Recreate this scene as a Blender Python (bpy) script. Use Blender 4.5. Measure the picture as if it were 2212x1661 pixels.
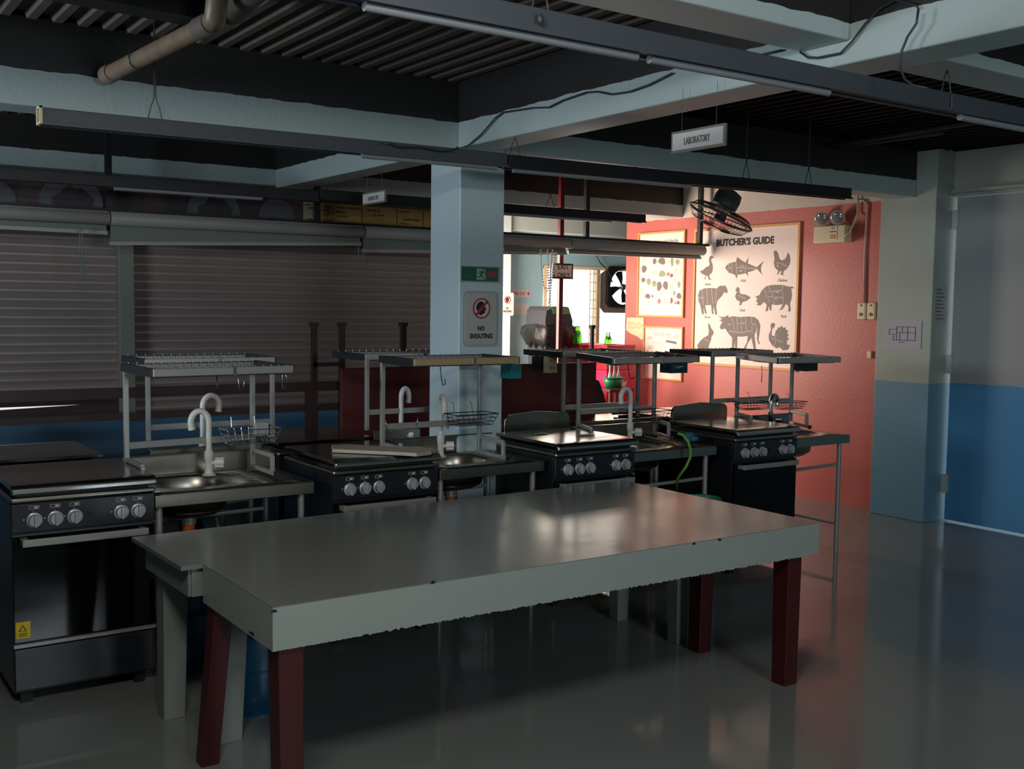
import bpy, math, random
from mathutils import Vector, Matrix
for o in list(bpy.data.objects): bpy.data.objects.remove(o)
SC = bpy.context.scene
COL = SC.collection
rnd = random.Random(7)

# ------------------------------------------------------------------ camera
W, H = 2212, 1661
CX, CY = W/2, H/2
CAMZ = 1.65
V1 = Vector((4500-CX, 705-CY)); V2 = Vector((-490-CX, 640-CY))
F = math.sqrt(-(V1.x*V2.x+V1.y*V2.y))
ax = Vector((V1.x, V1.y, F)).normalized()
ay = Vector((V2.x, V2.y, F)); ay = (ay-ax*ax.dot(ay)).normalized()
az = ax.cross(ay)
if az.y > 0: az = -az
def _d(px, py):
    c = Vector((px-CX, py-CY, F))
    return Vector((ax.dot(c), ay.dot(c), az.dot(c)))
EYE = Vector((0, 0, CAMZ))
def onx(px, py, x): v = _d(px, py); return EYE+v*(x/v.x)      # point of a wall x = const seen at a photo pixel
def ony(px, py, y): v = _d(px, py); return EYE+v*(y/v.y)
def onz(px, py, z): v = _d(px, py); return EYE+v*((z-CAMZ)/v.z)
cd = bpy.data.cameras.new('camera'); cam = bpy.data.objects.new('camera', cd); COL.objects.link(cam)
cd.sensor_width = 36; cd.lens = F*36/W; cd.clip_start = 0.05
right = Vector((ax.x, ay.x, az.x)); down = Vector((ax.y, ay.y, az.y)); fwd = Vector((ax.z, ay.z, az.z))
M4 = Matrix.Identity(4)
for i in range(3):
    M4[i][0] = right[i]; M4[i][1] = -down[i]; M4[i][2] = -fwd[i]; M4[i][3] = EYE[i]
cam.matrix_world = M4
SC.camera = cam

# ------------------------------------------------------------------ light and exposure
SC.view_settings.view_transform = 'Standard'; SC.view_settings.look = 'None'
SC.view_settings.gamma = 1; SC.view_settings.use_curve_mapping = False
SC.view_settings.exposure = 0.0
wd = bpy.data.worlds.new('world'); SC.world = wd; wd.use_nodes = True
bg = wd.node_tree.nodes['Background']; bg.inputs[0].default_value = (.86, .93, 1, 1); bg.inputs[1].default_value = 2.2
def area(name, loc, aim, sx, sy, power, col):
    l = bpy.data.lights.new(name, 'AREA'); l.shape = 'RECTANGLE'; l.size = sx; l.size_y = sy; l.energy = power; l.color = col
    o = bpy.data.objects.new(name, l); COL.objects.link(o); o.location = loc
    o.rotation_euler = (Vector(aim)-Vector(loc)).to_track_quat('-Z', 'Y').to_euler()
    return o
area('daylight_far_window', (7.55, 9.50, 1.64), (7.1, 7.0, 1.5), 1.2, .9, 32, (1, .84, .70))
area('assumed_annex_light', (5.36, 8.6, 1.50), (7.45, 8.1, 1.40), 1.0, 1.5, 125, (1, .80, .67))  # assumed hidden source, added to brighten annex and red wall; no window built
area('assumed_overhead_light', (.35, 1.25, 2.62), (2.8, 3.5, .6), .8, .10, 34, (1, .97, .92))  # assumed overhead source, placed from the table shadow; no lamp fixture built
area('assumed_back_light', (2.2, -2.7, 2.1), (5.8, 4.0, 1.0), 1.6, .8, 80, (.82, .92, 1))  # assumed off-view fill for the bluish right side
area('assumed_left_light', (-2.85, 4.6, 2.0), (3.2, 5.3, 1.7), 1.6, .7, 130, (.78, .89, 1))  # assumed off-view source for the pillar's bright left face; no window built

# ------------------------------------------------------------------ materials
def srgb(c):
    return tuple(((v/255)/12.92 if v/255 <= .04045 else ((v/255+.055)/1.055)**2.4) for v in c)
MATS = {}
def mat(name, col, rough=.6, metal=0, var=0, scale=6, bump=0, bscale=40, spec=.5, coat=0, rvar=0, alpha=1, trans=0, emit=None):
    if name in MATS: return MATS[name]
    m = bpy.data.materials.new(name); m.use_nodes = True; nt = m.node_tree; b = nt.nodes['Principled BSDF']
    c = srgb(col)+(1,)
    b.inputs['Base Color'].default_value = c; b.inputs['Roughness'].default_value = rough; b.inputs['Metallic'].default_value = metal
    b.inputs['Specular IOR Level'].default_value = spec; b.inputs['Coat Weight'].default_value = coat
    if coat: b.inputs['Coat Roughness'].default_value = .08
    if trans: b.inputs['Transmission Weight'].default_value = trans
    if alpha < 1: b.inputs['Alpha'].default_value = alpha
    if emit: b.inputs['Emission Color'].default_value = srgb(emit)+(1,); b.inputs['Emission Strength'].default_value = 1
    tc = nt.nodes.new('ShaderNodeNewGeometry')
    if var or rvar:
        n = nt.nodes.new('ShaderNodeTexNoise'); n.inputs['Scale'].default_value = scale; n.inputs['Detail'].default_value = 6
        nt.links.new(tc.outputs['Position'], n.inputs['Vector'])
        if var:
            mx = nt.nodes.new('ShaderNodeMix'); mx.data_type = 'RGBA'
            mx.inputs[6].default_value = tuple(v*(1-var) for v in c[:3])+(1,); mx.inputs[7].default_value = tuple(min(1, v*(1+var)) for v in c[:3])+(1,)
            nt.links.new(n.outputs['Fac'], mx.inputs[0]); nt.links.new(mx.outputs[2], b.inputs['Base Color'])
        if rvar:
            mr = nt.nodes.new('ShaderNodeMapRange'); mr.inputs[1].default_value = .3; mr.inputs[2].default_value = .7
            mr.inputs[3].default_value = max(0, rough-rvar); mr.inputs[4].default_value = rough+rvar
            nt.links.new(n.outputs['Fac'], mr.inputs[0]); nt.links.new(mr.outputs[0], b.inputs['Roughness'])
    if bump:
        n2 = nt.nodes.new('ShaderNodeTexNoise'); n2.inputs['Scale'].default_value = bscale; n2.inputs['Detail'].default_value = 3
        nt.links.new(tc.outputs['Position'], n2.inputs['Vector'])
        bp = nt.nodes.new('ShaderNodeBump'); bp.inputs['Strength'].default_value = bump; bp.inputs['Distance'].default_value = .01
        nt.links.new(n2.outputs['Fac'], bp.inputs['Height']); nt.links.new(bp.outputs[0], b.inputs['Normal'])
    MATS[name] = m
    return m
def two_tone(name, lo, hi, z, rough=.5, var=.06, bump=.1, scale=3):
    # paint that changes colour at a height, as the painter left it
    m = mat(name, hi, rough, var=var, bump=bump, scale=scale); nt = m.node_tree; b = nt.nodes['Principled BSDF']
    g = nt.nodes.new('ShaderNodeNewGeometry'); s = nt.nodes.new('ShaderNodeSeparateXYZ'); nt.links.new(g.outputs['Position'], s.inputs[0])
    n = nt.nodes.new('ShaderNodeTexNoise'); n.inputs['Scale'].default_value = 9; nt.links.new(g.outputs['Position'], n.inputs['Vector'])
    ma = nt.nodes.new('ShaderNodeMath'); ma.operation = 'MULTIPLY_ADD'; ma.inputs[1].default_value = .02
    nt.links.new(n.outputs['Fac'], ma.inputs[0]); nt.links.new(s.outputs['Z'], ma.inputs[2])
    gt = nt.nodes.new('ShaderNodeMath'); gt.operation = 'GREATER_THAN'; gt.inputs[1].default_value = z+.01; nt.links.new(ma.outputs[0], gt.inputs[0])
    src = b.inputs['Base Color'].links[0].from_socket
    mx = nt.nodes.new('ShaderNodeMix'); mx.data_type = 'RGBA'; mx.inputs[6].default_value = srgb(lo)+(1,)
    nt.links.new(gt.outputs[0], mx.inputs[0]); nt.links.new(src, mx.inputs[7]); nt.links.new(mx.outputs[2], b.inputs['Base Color'])
    return m
PALE = (166, 182, 180)
m_floor = mat('floor_paint', (122, 126, 122), .12, var=.12, scale=1.6, bump=.06, bscale=5, rvar=.05, spec=.5)
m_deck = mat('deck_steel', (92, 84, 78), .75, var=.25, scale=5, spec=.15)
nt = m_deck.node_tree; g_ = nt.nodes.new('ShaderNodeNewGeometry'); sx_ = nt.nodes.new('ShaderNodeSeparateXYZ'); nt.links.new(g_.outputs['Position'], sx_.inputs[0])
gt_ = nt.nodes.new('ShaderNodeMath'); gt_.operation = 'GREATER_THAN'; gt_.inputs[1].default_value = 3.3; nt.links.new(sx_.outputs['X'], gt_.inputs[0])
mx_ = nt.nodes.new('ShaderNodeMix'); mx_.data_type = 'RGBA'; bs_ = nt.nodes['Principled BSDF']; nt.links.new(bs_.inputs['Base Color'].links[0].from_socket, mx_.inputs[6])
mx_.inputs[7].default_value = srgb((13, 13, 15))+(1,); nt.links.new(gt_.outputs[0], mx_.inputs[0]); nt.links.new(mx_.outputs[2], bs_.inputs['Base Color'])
m_beam = two_tone('beam_paint', PALE, (34, 32, 31), 2.665)
m_pale = mat('pale_blue_paint', PALE, .45, var=.06, scale=3, bump=.12)
m_pil = mat('pillar_paint', (176, 194, 198), .42, var=.06, scale=3, bump=.12)
m_pil2 = two_tone('pillar_two_tone', (92, 136, 156), (152, 162, 154), 1.09)
m_door = two_tone('door_two_tone', (76, 138, 184), (152, 156, 156), 1.10, .4)
m_walln = two_tone('wall_over_door', (92, 136, 156), (150, 154, 144), 1.09)
m_red = two_tone('red_wall_paint', (188, 98, 90), (190, 178, 164), 2.54, .45, .1, .15, 2)
m_dado = mat('dado_blue', (62, 108, 140), .5, var=.1)
m_shut = mat('shutter_steel', (140, 130, 124), .4, metal=.3, var=.12, scale=4)
m_grpaint = mat('grey_green_paint', (104, 108, 100), .5, var=.08)
m_table = mat('table_grey', (116, 119, 113), .2, var=.05, scale=2.5, bump=.05, bscale=10, rvar=.05, spec=.2)
m_tbody = mat('table_grey_apron', (146, 154, 148), .35, var=.05, scale=5, bump=.1, bscale=25)
m_gleg = mat('grey_leg_paint', (124, 128, 122), .45, var=.06)
m_rleg = mat('dark_red_paint', (66, 15, 17), .4, var=.12)
m_maroon = mat('maroon_panel', (82, 30, 28), .55, var=.08)
m_rail = mat('oxide_red_steel', (44, 17, 17), .5, var=.1)
m_blk = mat('black_enamel', (27, 30, 36), .3, var=.06)
m_blk2 = mat('black_rubber', (15, 15, 17), .55)
m_glass = mat('oven_glass', (8, 9, 11), .06, spec=.22)
m_steel = mat('brushed_steel', (156, 152, 140), .3, metal=1, rvar=.05, scale=2.5)
m_lid = mat('lid_steel', (132, 128, 118), .16, metal=1, rvar=.05, scale=3, var=.12)
m_bar = mat('chrome_bar', (190, 190, 186), .22, metal=1)
m_alu = mat('aluminium', (158, 157, 152), .42, metal=.45)
m_alud = mat('dark_aluminium', (44, 48, 52), .4, metal=.5)
m_wire = mat('wire_chrome', (176, 178, 178), .25, metal=.9)
m_wired = mat('dark_wire', (70, 70, 70), .35, metal=.8)
m_white = mat('white_plastic', (208, 206, 200), .35)
m_knob = mat('knob_grey', (166, 168, 168), .3, metal=.3)
m_ink = mat('ink_black', (26, 24, 26), .6)
m_cream = mat('cream_plastic', (214, 200, 164), .4)
m_fix = mat('batten_grey', (58, 64, 70), .5, var=.06)
m_fixd = mat('batten_black', (17, 17, 20), .5)
m_tube = mat('lamp_glass', (120, 124, 128), .2)
m_pipe = mat('pvc_pipe', (116, 98, 80), .45, var=.45, scale=12)
m_black = mat('matt_black', (18, 18, 20), .6)
m_paper = mat('poster_paper', (228, 206, 196), .5, var=.02)
m_wood = mat('poster_frame_wood', (206, 146, 74), .5, var=.15, scale=20)
m_sil = mat('poster_ink_grey', (112, 98, 92), .6, var=.12, scale=60)
m_sil2 = mat('poster_ink_pale', (178, 160, 150), .6)
m_cable = mat('cable_grey', (46, 50, 52), .5)
m_blue = mat('gas_tank_blue', (24, 74, 104), .35, var=.1)
m_green = mat('green_plastic', (22, 112, 72), .4)
m_crate = mat('crate_red', (176, 32, 44), .35)
m_pink = mat('crate_pink', (196, 44, 84), .35)
m_bin = mat('bin_grey', (38, 40, 45), .6, spec=.25)
m_bag = mat('bag_black', (12, 12, 14), .4, spec=.3, bump=.6, bscale=22)
m_teal = mat('teal_card', (18, 108, 112), .5)
m_orange = mat('orange_nut', (196, 84, 24), .4)
m_hose = mat('green_hose', (92, 150, 48), .4)
m_sign = mat('sign_white', (196, 192, 188), .4)
m_signg = mat('sign_grey_acrylic', (150, 158, 156), .35, var=.1, scale=4)
m_signred = mat('sign_red', (150, 48, 62), .5)
m_sgreen = mat('sign_green', (26, 92, 66), .45)
m_yel = mat('menu_yellow', (140, 112, 58), .5, var=.05)
m_menu2 = mat('menu_pale', (128, 122, 100), .5)
m_dark = mat('banner_dark', (32, 26, 28), .5, var=.2)
m_plate = mat('banner_plate', (66, 64, 67), .5, var=.2, scale=12)
m_brown = mat('banner_brown', (54, 34, 32), .5)
m_board = mat('worn_board', (160, 150, 132), .6, var=.2, scale=14)
m_fabric = mat('blind_fabric', (96, 104, 98), .7, var=.05)
m_blind = mat('blind_cassette', (138, 136, 128), .45, var=.08)
m_bead = mat('bead_white', (226, 220, 206), .4)
m_fanw = mat('fan_grille', (116, 112, 108), .3, metal=.6)
m_fang = mat('fan_motor', (66, 72, 70), .5)
m_clear = mat('fan_blade', (120, 116, 112), .1, trans=.85)
m_pane = mat('window_glass', (240, 245, 245), .02, trans=1)
m_lens = mat('lamp_lens', (206, 200, 192), .12, metal=.6)
m_wframe = mat('window_frame_tan', (226, 208, 170), .45)
m_plate2 = mat('fan_panel_grey', (128, 126, 116), .5)
m_lime = mat('green_bottle', (70, 190, 30), .1, trans=.7)
m_teal2 = mat('blue_cloth', (30, 96, 116), .8, bump=.5)
m_ground = mat('pavement', (170, 166, 158), .8)

# ------------------------------------------------------------------ mesh helpers
class MB:
    def __init__(s): s.v = []; s.f = []
    def add(s, vs, fs):
        k = len(s.v); s.v += [tuple(p) for p in vs]; s.f += [tuple(i+k for i in f) for f in fs]; return s
    def box(s, a, b):
        x0, y0, z0 = (min(a[i], b[i]) for i in range(3)); x1, y1, z1 = (max(a[i], b[i]) for i in range(3))
        return s.add([(x0,y0,z0),(x1,y0,z0),(x1,y1,z0),(x0,y1,z0),(x0,y0,z1),(x1,y0,z1),(x1,y1,z1),(x0,y1,z1)],
                     [(0,3,2,1),(4,5,6,7),(0,1,5,4),(1,2,6,5),(2,3,7,6),(3,0,4,7)])
    def hexa(s, q, z0, z1, q2=None):
        q2 = q2 or q
        return s.add([(p[0],p[1],z0) for p in q]+[(p[0],p[1],z1) for p in q2],
                     [(3,2,1,0),(4,5,6,7),(0,1,5,4),(1,2,6,5),(2,3,7,6),(3,0,4,7)])
    def bar(s, a, b, w, h, up=(0,0,1)):
        a = Vector(a); b = Vector(b); d = (b-a).normalized(); u = Vector(up)
        if abs(d.dot(u)) > .95: u = Vector((0,1,0))
        sd = d.cross(u).normalized()*w/2; u = sd.cross(d).normalized()*h/2
        vs = [a-sd-u, a+sd-u, a+sd+u, a-sd+u, b-sd-u, b+sd-u, b+sd+u, b-sd+u]
        return s.add(vs, [(0,1,2,3),(7,6,5,4),(0,4,5,1),(1,5,6,2),(2,6,7,3),(3,7,4,0)])
    def tube(s, pts, r, n=8, closed=False, caps=True):
        pts = [Vector(p) for p in pts]; m = len(pts); rs = r if isinstance(r, (list, tuple)) else [r]*m
        vs = []; prev = None
        for i, p in enumerate(pts):
            if closed: t = pts[(i+1) % m]-pts[i-1]
            else: t = pts[min(i+1, m-1)]-pts[max(i-1, 0)]
            t.normalize()
            if prev is None:
                u = Vector((0,0,1)) if abs(t.z) < .9 else Vector((1,0,0))
                u = (u-t*t.dot(u)).normalized()
            else:
                u = prev-t*t.dot(prev)
                u = u.normalized() if u.length > 1e-6 else Vector((1,0,0))
            prev = u; w = t.cross(u)
            for k in range(n):
                a = 2*math.pi*k/n; vs.append(p+(u*math.cos(a)+w*math.sin(a))*rs[i])
        fs = []
        for i in range(m if closed else m-1):
            j = (i+1) % m
            for k in range(n): fs.append((i*n+k, i*n+(k+1)%n, j*n+(k+1)%n, j*n+k))
        if not closed and caps: fs += [tuple(range(n))[::-1], tuple((m-1)*n+k for k in range(n))]
        return s.add(vs, fs)
    def lathe(s, prof, c, n=24, axis=(0,0,1)):
        axv = Vector(axis).normalized(); u = Vector((1,0,0)) if abs(axv.x) < .9 else Vector((0,1,0))
        u = (u-axv*axv.dot(u)).normalized(); w = axv.cross(u); c = Vector(c); vs = []
        for (r, h) in prof:
            for k in range(n):
                a = 2*math.pi*k/n; vs.append(c+axv*h+(u*math.cos(a)+w*math.sin(a))*max(r, 1e-4))
        fs = [(i*n+k, i*n+(k+1)%n, (i+1)*n+(k+1)%n, (i+1)*n+k) for i in range(len(prof)-1) for k in range(n)]
        fs += [tuple(range(n))[::-1], tuple((len(prof)-1)*n+k for k in range(n))]
        return s.add(vs, fs)
    def prism(s, poly, o, u, v, n, d0, d1):
        # polygon in the plane (u, v) at o, from depth d0 to d1 along n
        o = Vector(o); u = Vector(u); v = Vector(v); n = Vector(n); m = len(poly)
        vs = [o+u*a+v*b+n*d0 for a, b in poly]+[o+u*a+v*b+n*d1 for a, b in poly]
        return s.add(vs, [tuple(range(m))[::-1], tuple(range(m, 2*m))]+[(i, (i+1)%m, m+(i+1)%m, m+i) for i in range(m)])
    def ell(s, c, r, n=16, m=10):
        vs = []; c = Vector(c)
        for i in range(1, m):
            t = math.pi*i/m
            for k in range(n):
                a = 2*math.pi*k/n; vs.append((c.x+r[0]*math.sin(t)*math.cos(a), c.y+r[1]*math.sin(t)*math.sin(a), c.z+r[2]*math.cos(t)))
        vs += [(c.x, c.y, c.z+r[2]), (c.x, c.y, c.z-r[2])]; T = len(vs)-2
        fs = [(i*n+k, (i+1)*n+k, (i+1)*n+(k+1)%n, i*n+(k+1)%n) for i in range(m-2) for k in range(n)]
        fs += [(T, k, (k+1)%n) for k in range(n)]+[(T+1, (m-2)*n+(k+1)%n, (m-2)*n+k) for k in range(n)]
        return s.add(vs, fs)
    def build(s, name, material, parent=None, bevel=0, smooth=False, label=None):
        me = bpy.data.meshes.new(name); me.from_pydata(s.v, [], s.f); me.update()
        me.materials.append(material)
        import bmesh
        bm = bmesh.new(); bm.from_mesh(me); bmesh.ops.recalc_face_normals(bm, faces=bm.faces[:]); bm.to_mesh(me); bm.free()
        o = bpy.data.objects.new(name, me); COL.objects.link(o)
        if smooth:
            for p in me.polygons: p.use_smooth = True
            if smooth == 'auto':
                md = o.modifiers.new('e', 'EDGE_SPLIT'); md.split_angle = math.radians(40)
        if bevel:
            md = o.modifiers.new('b', 'BEVEL'); md.width = bevel; md.segments = 2; md.limit_method = 'ANGLE'
        if parent is not None:
            o.parent = parent; o.matrix_parent_inverse = Matrix.Translation(parent.location).inverted() if parent.type == 'EMPTY' else Matrix.Identity(4)
            if parent.type == 'MESH' and parent.parent: pass
        if label: o['label'] = label
        return o
def thing(name, label, cat, loc=(0,0,0), group=None):
    o = bpy.data.objects.new(name, None); COL.objects.link(o); o.location = loc; o.empty_display_size = .1
    o['label'] = label; o['category'] = cat
    if group: o['group'] = group
    return o
def tag(o, label, cat, group=None):
    o['label'] = label; o['category'] = cat
    if group: o['group'] = group
    return o
def struct(o, label=None):
    o['kind'] = 'structure'
    if label: o['label'] = label
    return o
def text(mb, body, o, u, v, n, w=None, h=None, d=.0015, shear=0, bold=.012):
    # letters standing d proud of a sign; o is the centre
    cu = bpy.data.curves.new('t', 'FONT'); cu.body = body; cu.align_x = 'LEFT'; cu.resolution_u = 2; cu.shear = shear; cu.offset = bold
    ob = bpy.data.objects.new('t', cu); COL.objects.link(ob)
    dg = bpy.context.evaluated_depsgraph_get(); dg.update()
    me = bpy.data.meshes.new_from_object(ob.evaluated_get(dg))
    if len(me.vertices):
        xs = [p.co.x for p in me.vertices]; ys = [p.co.y for p in me.vertices]
        x0, x1, y0, y1 = min(xs), max(xs), min(ys), max(ys)
        sx = (w/(x1-x0)) if w else None; sy = (h/(y1-y0)) if h else None
        sx = sx or sy; sy = sy or sx
        o = Vector(o); u = Vector(u); v = Vector(v); n = Vector(n)
        mb.add([o+u*((p.co.x-(x0+x1)/2)*sx)+v*((p.co.y-(y0+y1)/2)*sy)+n*d for p in me.vertices], [tuple(p.vertices) for p in me.polygons])
    bpy.data.objects.remove(ob); bpy.data.curves.remove(cu); bpy.data.meshes.remove(me)
XU, YU, ZU = Vector((1,0,0)), Vector((0,1,0)), Vector((0,0,1))
def circ(r, n=28, cx=0, cy=0, a0=0, a1=2*math.pi, end=False):
    k = n+1 if end else n
    return [(cx+r*math.cos(a0+(a1-a0)*i/n), cy+r*math.sin(a0+(a1-a0)*i/n)) for i in range(k)]

# ------------------------------------------------------------------ the room
FL = MB().box((-3.2,-3.2,-.1), (9.8, 10.0, 0)); struct(FL.build('floor', m_floor), 'glossy grey painted concrete floor')
struct(MB().box((-12,-12,-.3), (30, 30, -.12)).build('trim_ground', m_ground), 'pale ground outside')
# corrugated deck: ribs run away from the camera
mb = MB(); prof = []; x = -3.2
while x < 9.8: prof += [(x, 2.918), (x+.038, 2.918), (x+.054, 2.884), (x+.092, 2.884)]; x += .108
prof.append((x, 2.918)); n = len(prof)
mb.add([(p[0], -3.2, p[1]) for p in prof]+[(p[0], 10, p[1]) for p in prof]+[(p[0], -3.2, 3.0) for p in prof]+[(p[0], 10, 3.0) for p in prof],
       [(i, i+1, n+i+1, n+i) for i in range(n-1)]+[(2*n+i, 3*n+i, 3*n+i+1, 2*n+i+1) for i in range(n-1)]+[(i, 2*n+i, 2*n+i+1, i+1) for i in range(n-1)]+[(n+i, n+i+1, 3*n+i+1, 3*n+i) for i in range(n-1)])
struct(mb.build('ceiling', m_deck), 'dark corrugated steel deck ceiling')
def beam(name, a, b, lab, m=None): return struct(MB().box(a, b).build(name, m or m_beam, bevel=.008), lab)
BZ, BT = 2.525, 2.90
beam('trim_1', (3.18,-3.2,BZ), (3.40,5.2,BT), 'pale blue concrete beam running to the square pillar')
beam('trim_2', (3.2,5.53,BZ), (3.40,7.9,BT), 'pale blue beam behind the square pillar')
beam('trim_3', (-3.2,2.54,2.605), (3.18,2.765,BT), 'pale blue cross beam overhead, left part')
beam('trim_4', (3.40,2.54,2.615), (7.6,2.78,BT), 'pale blue cross beam overhead, right part')
beam('trim_5', (-3.2,5.2,2.505), (3.2,5.42,BT), 'pale blue beam from the left to the pillar')
beam('trim_6', (3.50,5.2,BZ+.01), (7.36,5.42,BT), 'pale blue beam from the pillar to the right column')
beam('trim_7', (-3.2,7.9,2.545), (7.45,8.1,BT), 'pale blue beam above the shutters')
beam('trim_8', (5.4,9.38,2.44), (9.6,9.58,BT), 'white beam along the far wall', m_pale)
struct(MB().box((3.2,5.2,0), (3.50,5.53,2.93)).build('trim_9', m_pil, bevel=.006), 'light blue square concrete pillar with the green exit sign')
# chipped plaster ring on the pillar
mb = MB(); pz = ony(1040, 537, 5.199).z
pts = [(3.2+.3*i/24, rnd.uniform(.004, .014)) for i in range(25)]
mb.prism([(a-3.2, pz+b) for a, b in pts]+[(a-3.2, pz-b*.8) for a, b in reversed(pts)], (3.2,5.2,0), XU, ZU, -YU, 0, .003)
struct(mb.build('trim_10', mat('bare_plaster', (186, 196, 192), .8, var=.3, scale=50)), 'strip of chipped plaster around the pillar')
struct(MB().box((7.36,5.02,0), (7.62,5.52,2.93)).build('trim_11', m_pil2, bevel=.006), 'right column, grey above and blue below')
struct(MB().box((7.45,5.52,0), (7.57,8.75,2.9)).build('wall_red', m_red), 'red painted wall with a pale band on top')
# right wall and steel door
mb = MB().box((7.58,-3.2,0), (7.70,3.95,2.9)).box((7.58,3.95,2.54), (7.70,5.03,2.9)).box((7.60,5.03,0), (7.70,5.6,2.9))
struct(mb.build('wall_right', m_walln), 'grey and blue wall around the steel door')
dr = struct(MB().box((7.585,3.97,.014), (7.61,4.988,2.53)).build('door_1', m_door), 'steel door, grey above and blue below, light showing in its gaps')
for hz in (2.36, 1.24, .3):
    hb = MB().box((7.560,4.965,hz-.07), (7.584,5.015,hz+.07)).tube([(7.568,4.99,hz-.075), (7.568,4.99,hz+.075)], .010, 8).build('hinge', m_pale, dr, smooth='auto')
mb = MB().box((7.53,3.95,2.56), (7.60,5.015,2.585)); struct(mb.build('trim_12', m_walln), 'ledge over the steel door')
struct(MB().box((-3.3,-3.3,0), (7.7,-3.2,2.95)).build('wall_back', m_pale)); struct(MB().box((-3.3,-3.2,0), (-3.2,10,2.95)).build('wall_left', m_pale))
struct(MB().box((.22,2.6,0), (.30,7.2,1.22)).build('light_blocker', m_pale), 'unseen low panel added to block the assumed left light')  # added outside the view to keep the assumed left light off the table apron
# shutter wall
SY = 8.0
struct(MB().box((-3.2,SY,0), (5.17,SY+.12,.80)).build('wall_dado', m_dado), 'blue dado below the roller shutters')
struct(MB().box((-3.2,SY+.0,2.42), (5.17,SY+.12,2.545)).build('trim_13', m_grpaint), 'lintel above the shutters')
xp = ony(272, 700, 7.96).x
struct(MB().box((xp-.05,7.93,.80), (xp+.055,7.998,2.42)).build('trim_14', m_grpaint, bevel=.004), 'grey green guide post between the shutters')
struct(MB().box((5.16,7.93,0), (5.27,8.12,2.545)).build('trim_15', m_pale, bevel=.004), 'end post of the shutter wall')
def shutter(x0, x1, z0, lab):
    mb = MB(); pts = []; z = z0; pitch = .062
    while z < 2.44:
        for t in range(6):
            a = t/6; pts.append((8.03-.013*math.sin(math.pi*min(1, a*1.25)) if a < .8 else 8.034, z+pitch*a))
        z += pitch
    n = len(pts); vs = []
    for X in (x0, x1): vs += [(X, p[0], p[1]) for p in pts]+[(X, 8.045, p[1]) for p in pts]
    fs = [(i, i+1, 2*n+i+1, 2*n+i) for i in range(n-1)]+[(n+i, 3*n+i, 3*n+i+1, n+i+1) for i in range(n-1)]
    fs += [(i, n+i, n+i+1, i+1) for i in range(n-1)]+[(2*n+i, 2*n+i+1, 3*n+i+1, 3*n+i) for i in range(n-1)]+[(0, 2*n, 3*n, n), (n-1, 2*n-1, 4*n-1, 3*n-1)]
    mb.add(vs, fs); t = thing('rolling_shutter', lab, 'shutter', ((x0+x1)/2, 8.03, z0))
    mb.build('curtain', m_shut, t, smooth='auto'); MB().box((x0, 8.015, z0-.035), (x1, 8.05, z0)).build('bottom_bar', m_rail, t)
    return t
shutter(-1.5, xp-.03, .945, 'ribbed steel rolling shutter left of the grey guide post')
shutter(xp+.03, 5.16, .838, 'ribbed steel rolling shutter between the guide post and the pillar')
# far annex
WX0, WX1, WZ0, WZ1 = 6.99, 8.95, 1.16, 2.10
FYW = 9.6
mb = MB().box((5.17,FYW,0), (WX0,FYW+.12,2.9)).box((WX0,FYW,0), (9.6,FYW+.12,WZ0)).box((WX0,FYW,WZ1), (9.6,FYW+.12,2.9)).box((WX1,FYW,WZ0), (9.6,FYW+.12,WZ1))
m_far = mat('annex_blue_paint', (146, 190, 202), .5, var=.05, bump=.1)
struct(mb.build('wall_far', m_far), 'pale blue far wall around the bright window')
struct(MB().box((9.6,5.4,0), (9.7,9.7,2.95)).build('wall_annex', m_far)); struct(MB().box((7.7,5.4,0), (9.6,5.5,2.95)).build('wall_annex_near', m_far))
struct(MB().box((5.17,8.12,0), (5.27,9.6,2.95)).build('wall_annex_left', m_far))
struct(MB().box((5.95,9.32,0), (ony(1104,600,9.32).x,9.6,2.9)).build('trim_16', mat('white_paint', (190,206,208), .5, bump=.1), bevel=.006), 'white column in front of the far wall')
w1 = MB()
XF = ony(1298, 650, FYW).x
for xa in (WX0, XF-.07, WX1-.05): w1.box((xa, FYW-.01, WZ0), (xa+.045, FYW+.06, WZ1))
w1.box((WX0, FYW-.012, WZ1-.03), (WX1, FYW+.06, WZ1)).box((WX0, FYW-.012, WZ0), (WX1, FYW+.06, WZ0+.03))
w1 = struct(w1.build('window_1', m_wframe), 'bright far window with tan frame and grille')
mb = MB()
for k in range(9): zz = WZ0+.08+k*.098; mb.bar((7.62, FYW-.03, zz), (XF-.03, FYW-.03, zz), .008, .008)
for xx in (7.62, 7.67, 7.72): mb.bar((xx, FYW-.03, WZ0+.03), (xx, FYW-.03, WZ1-.03), .009, .009)
mb.build('grille', m_wframe, w1)
MB().box((WX0+.04, FYW+.03, WZ0+.03), (XF-.08, FYW+.036, WZ1-.03)).build('pane', m_pane, w1)
MB().box((XF, FYW+.03, WZ0+.03), (WX1-.06, FYW+.036, 1.58)).build('pane', m_pane, w1)
MB().box((7.50, FYW-.09, WZ0-.035), (8.05, FYW, WZ0)).build('sill', m_sign, w1)
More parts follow.
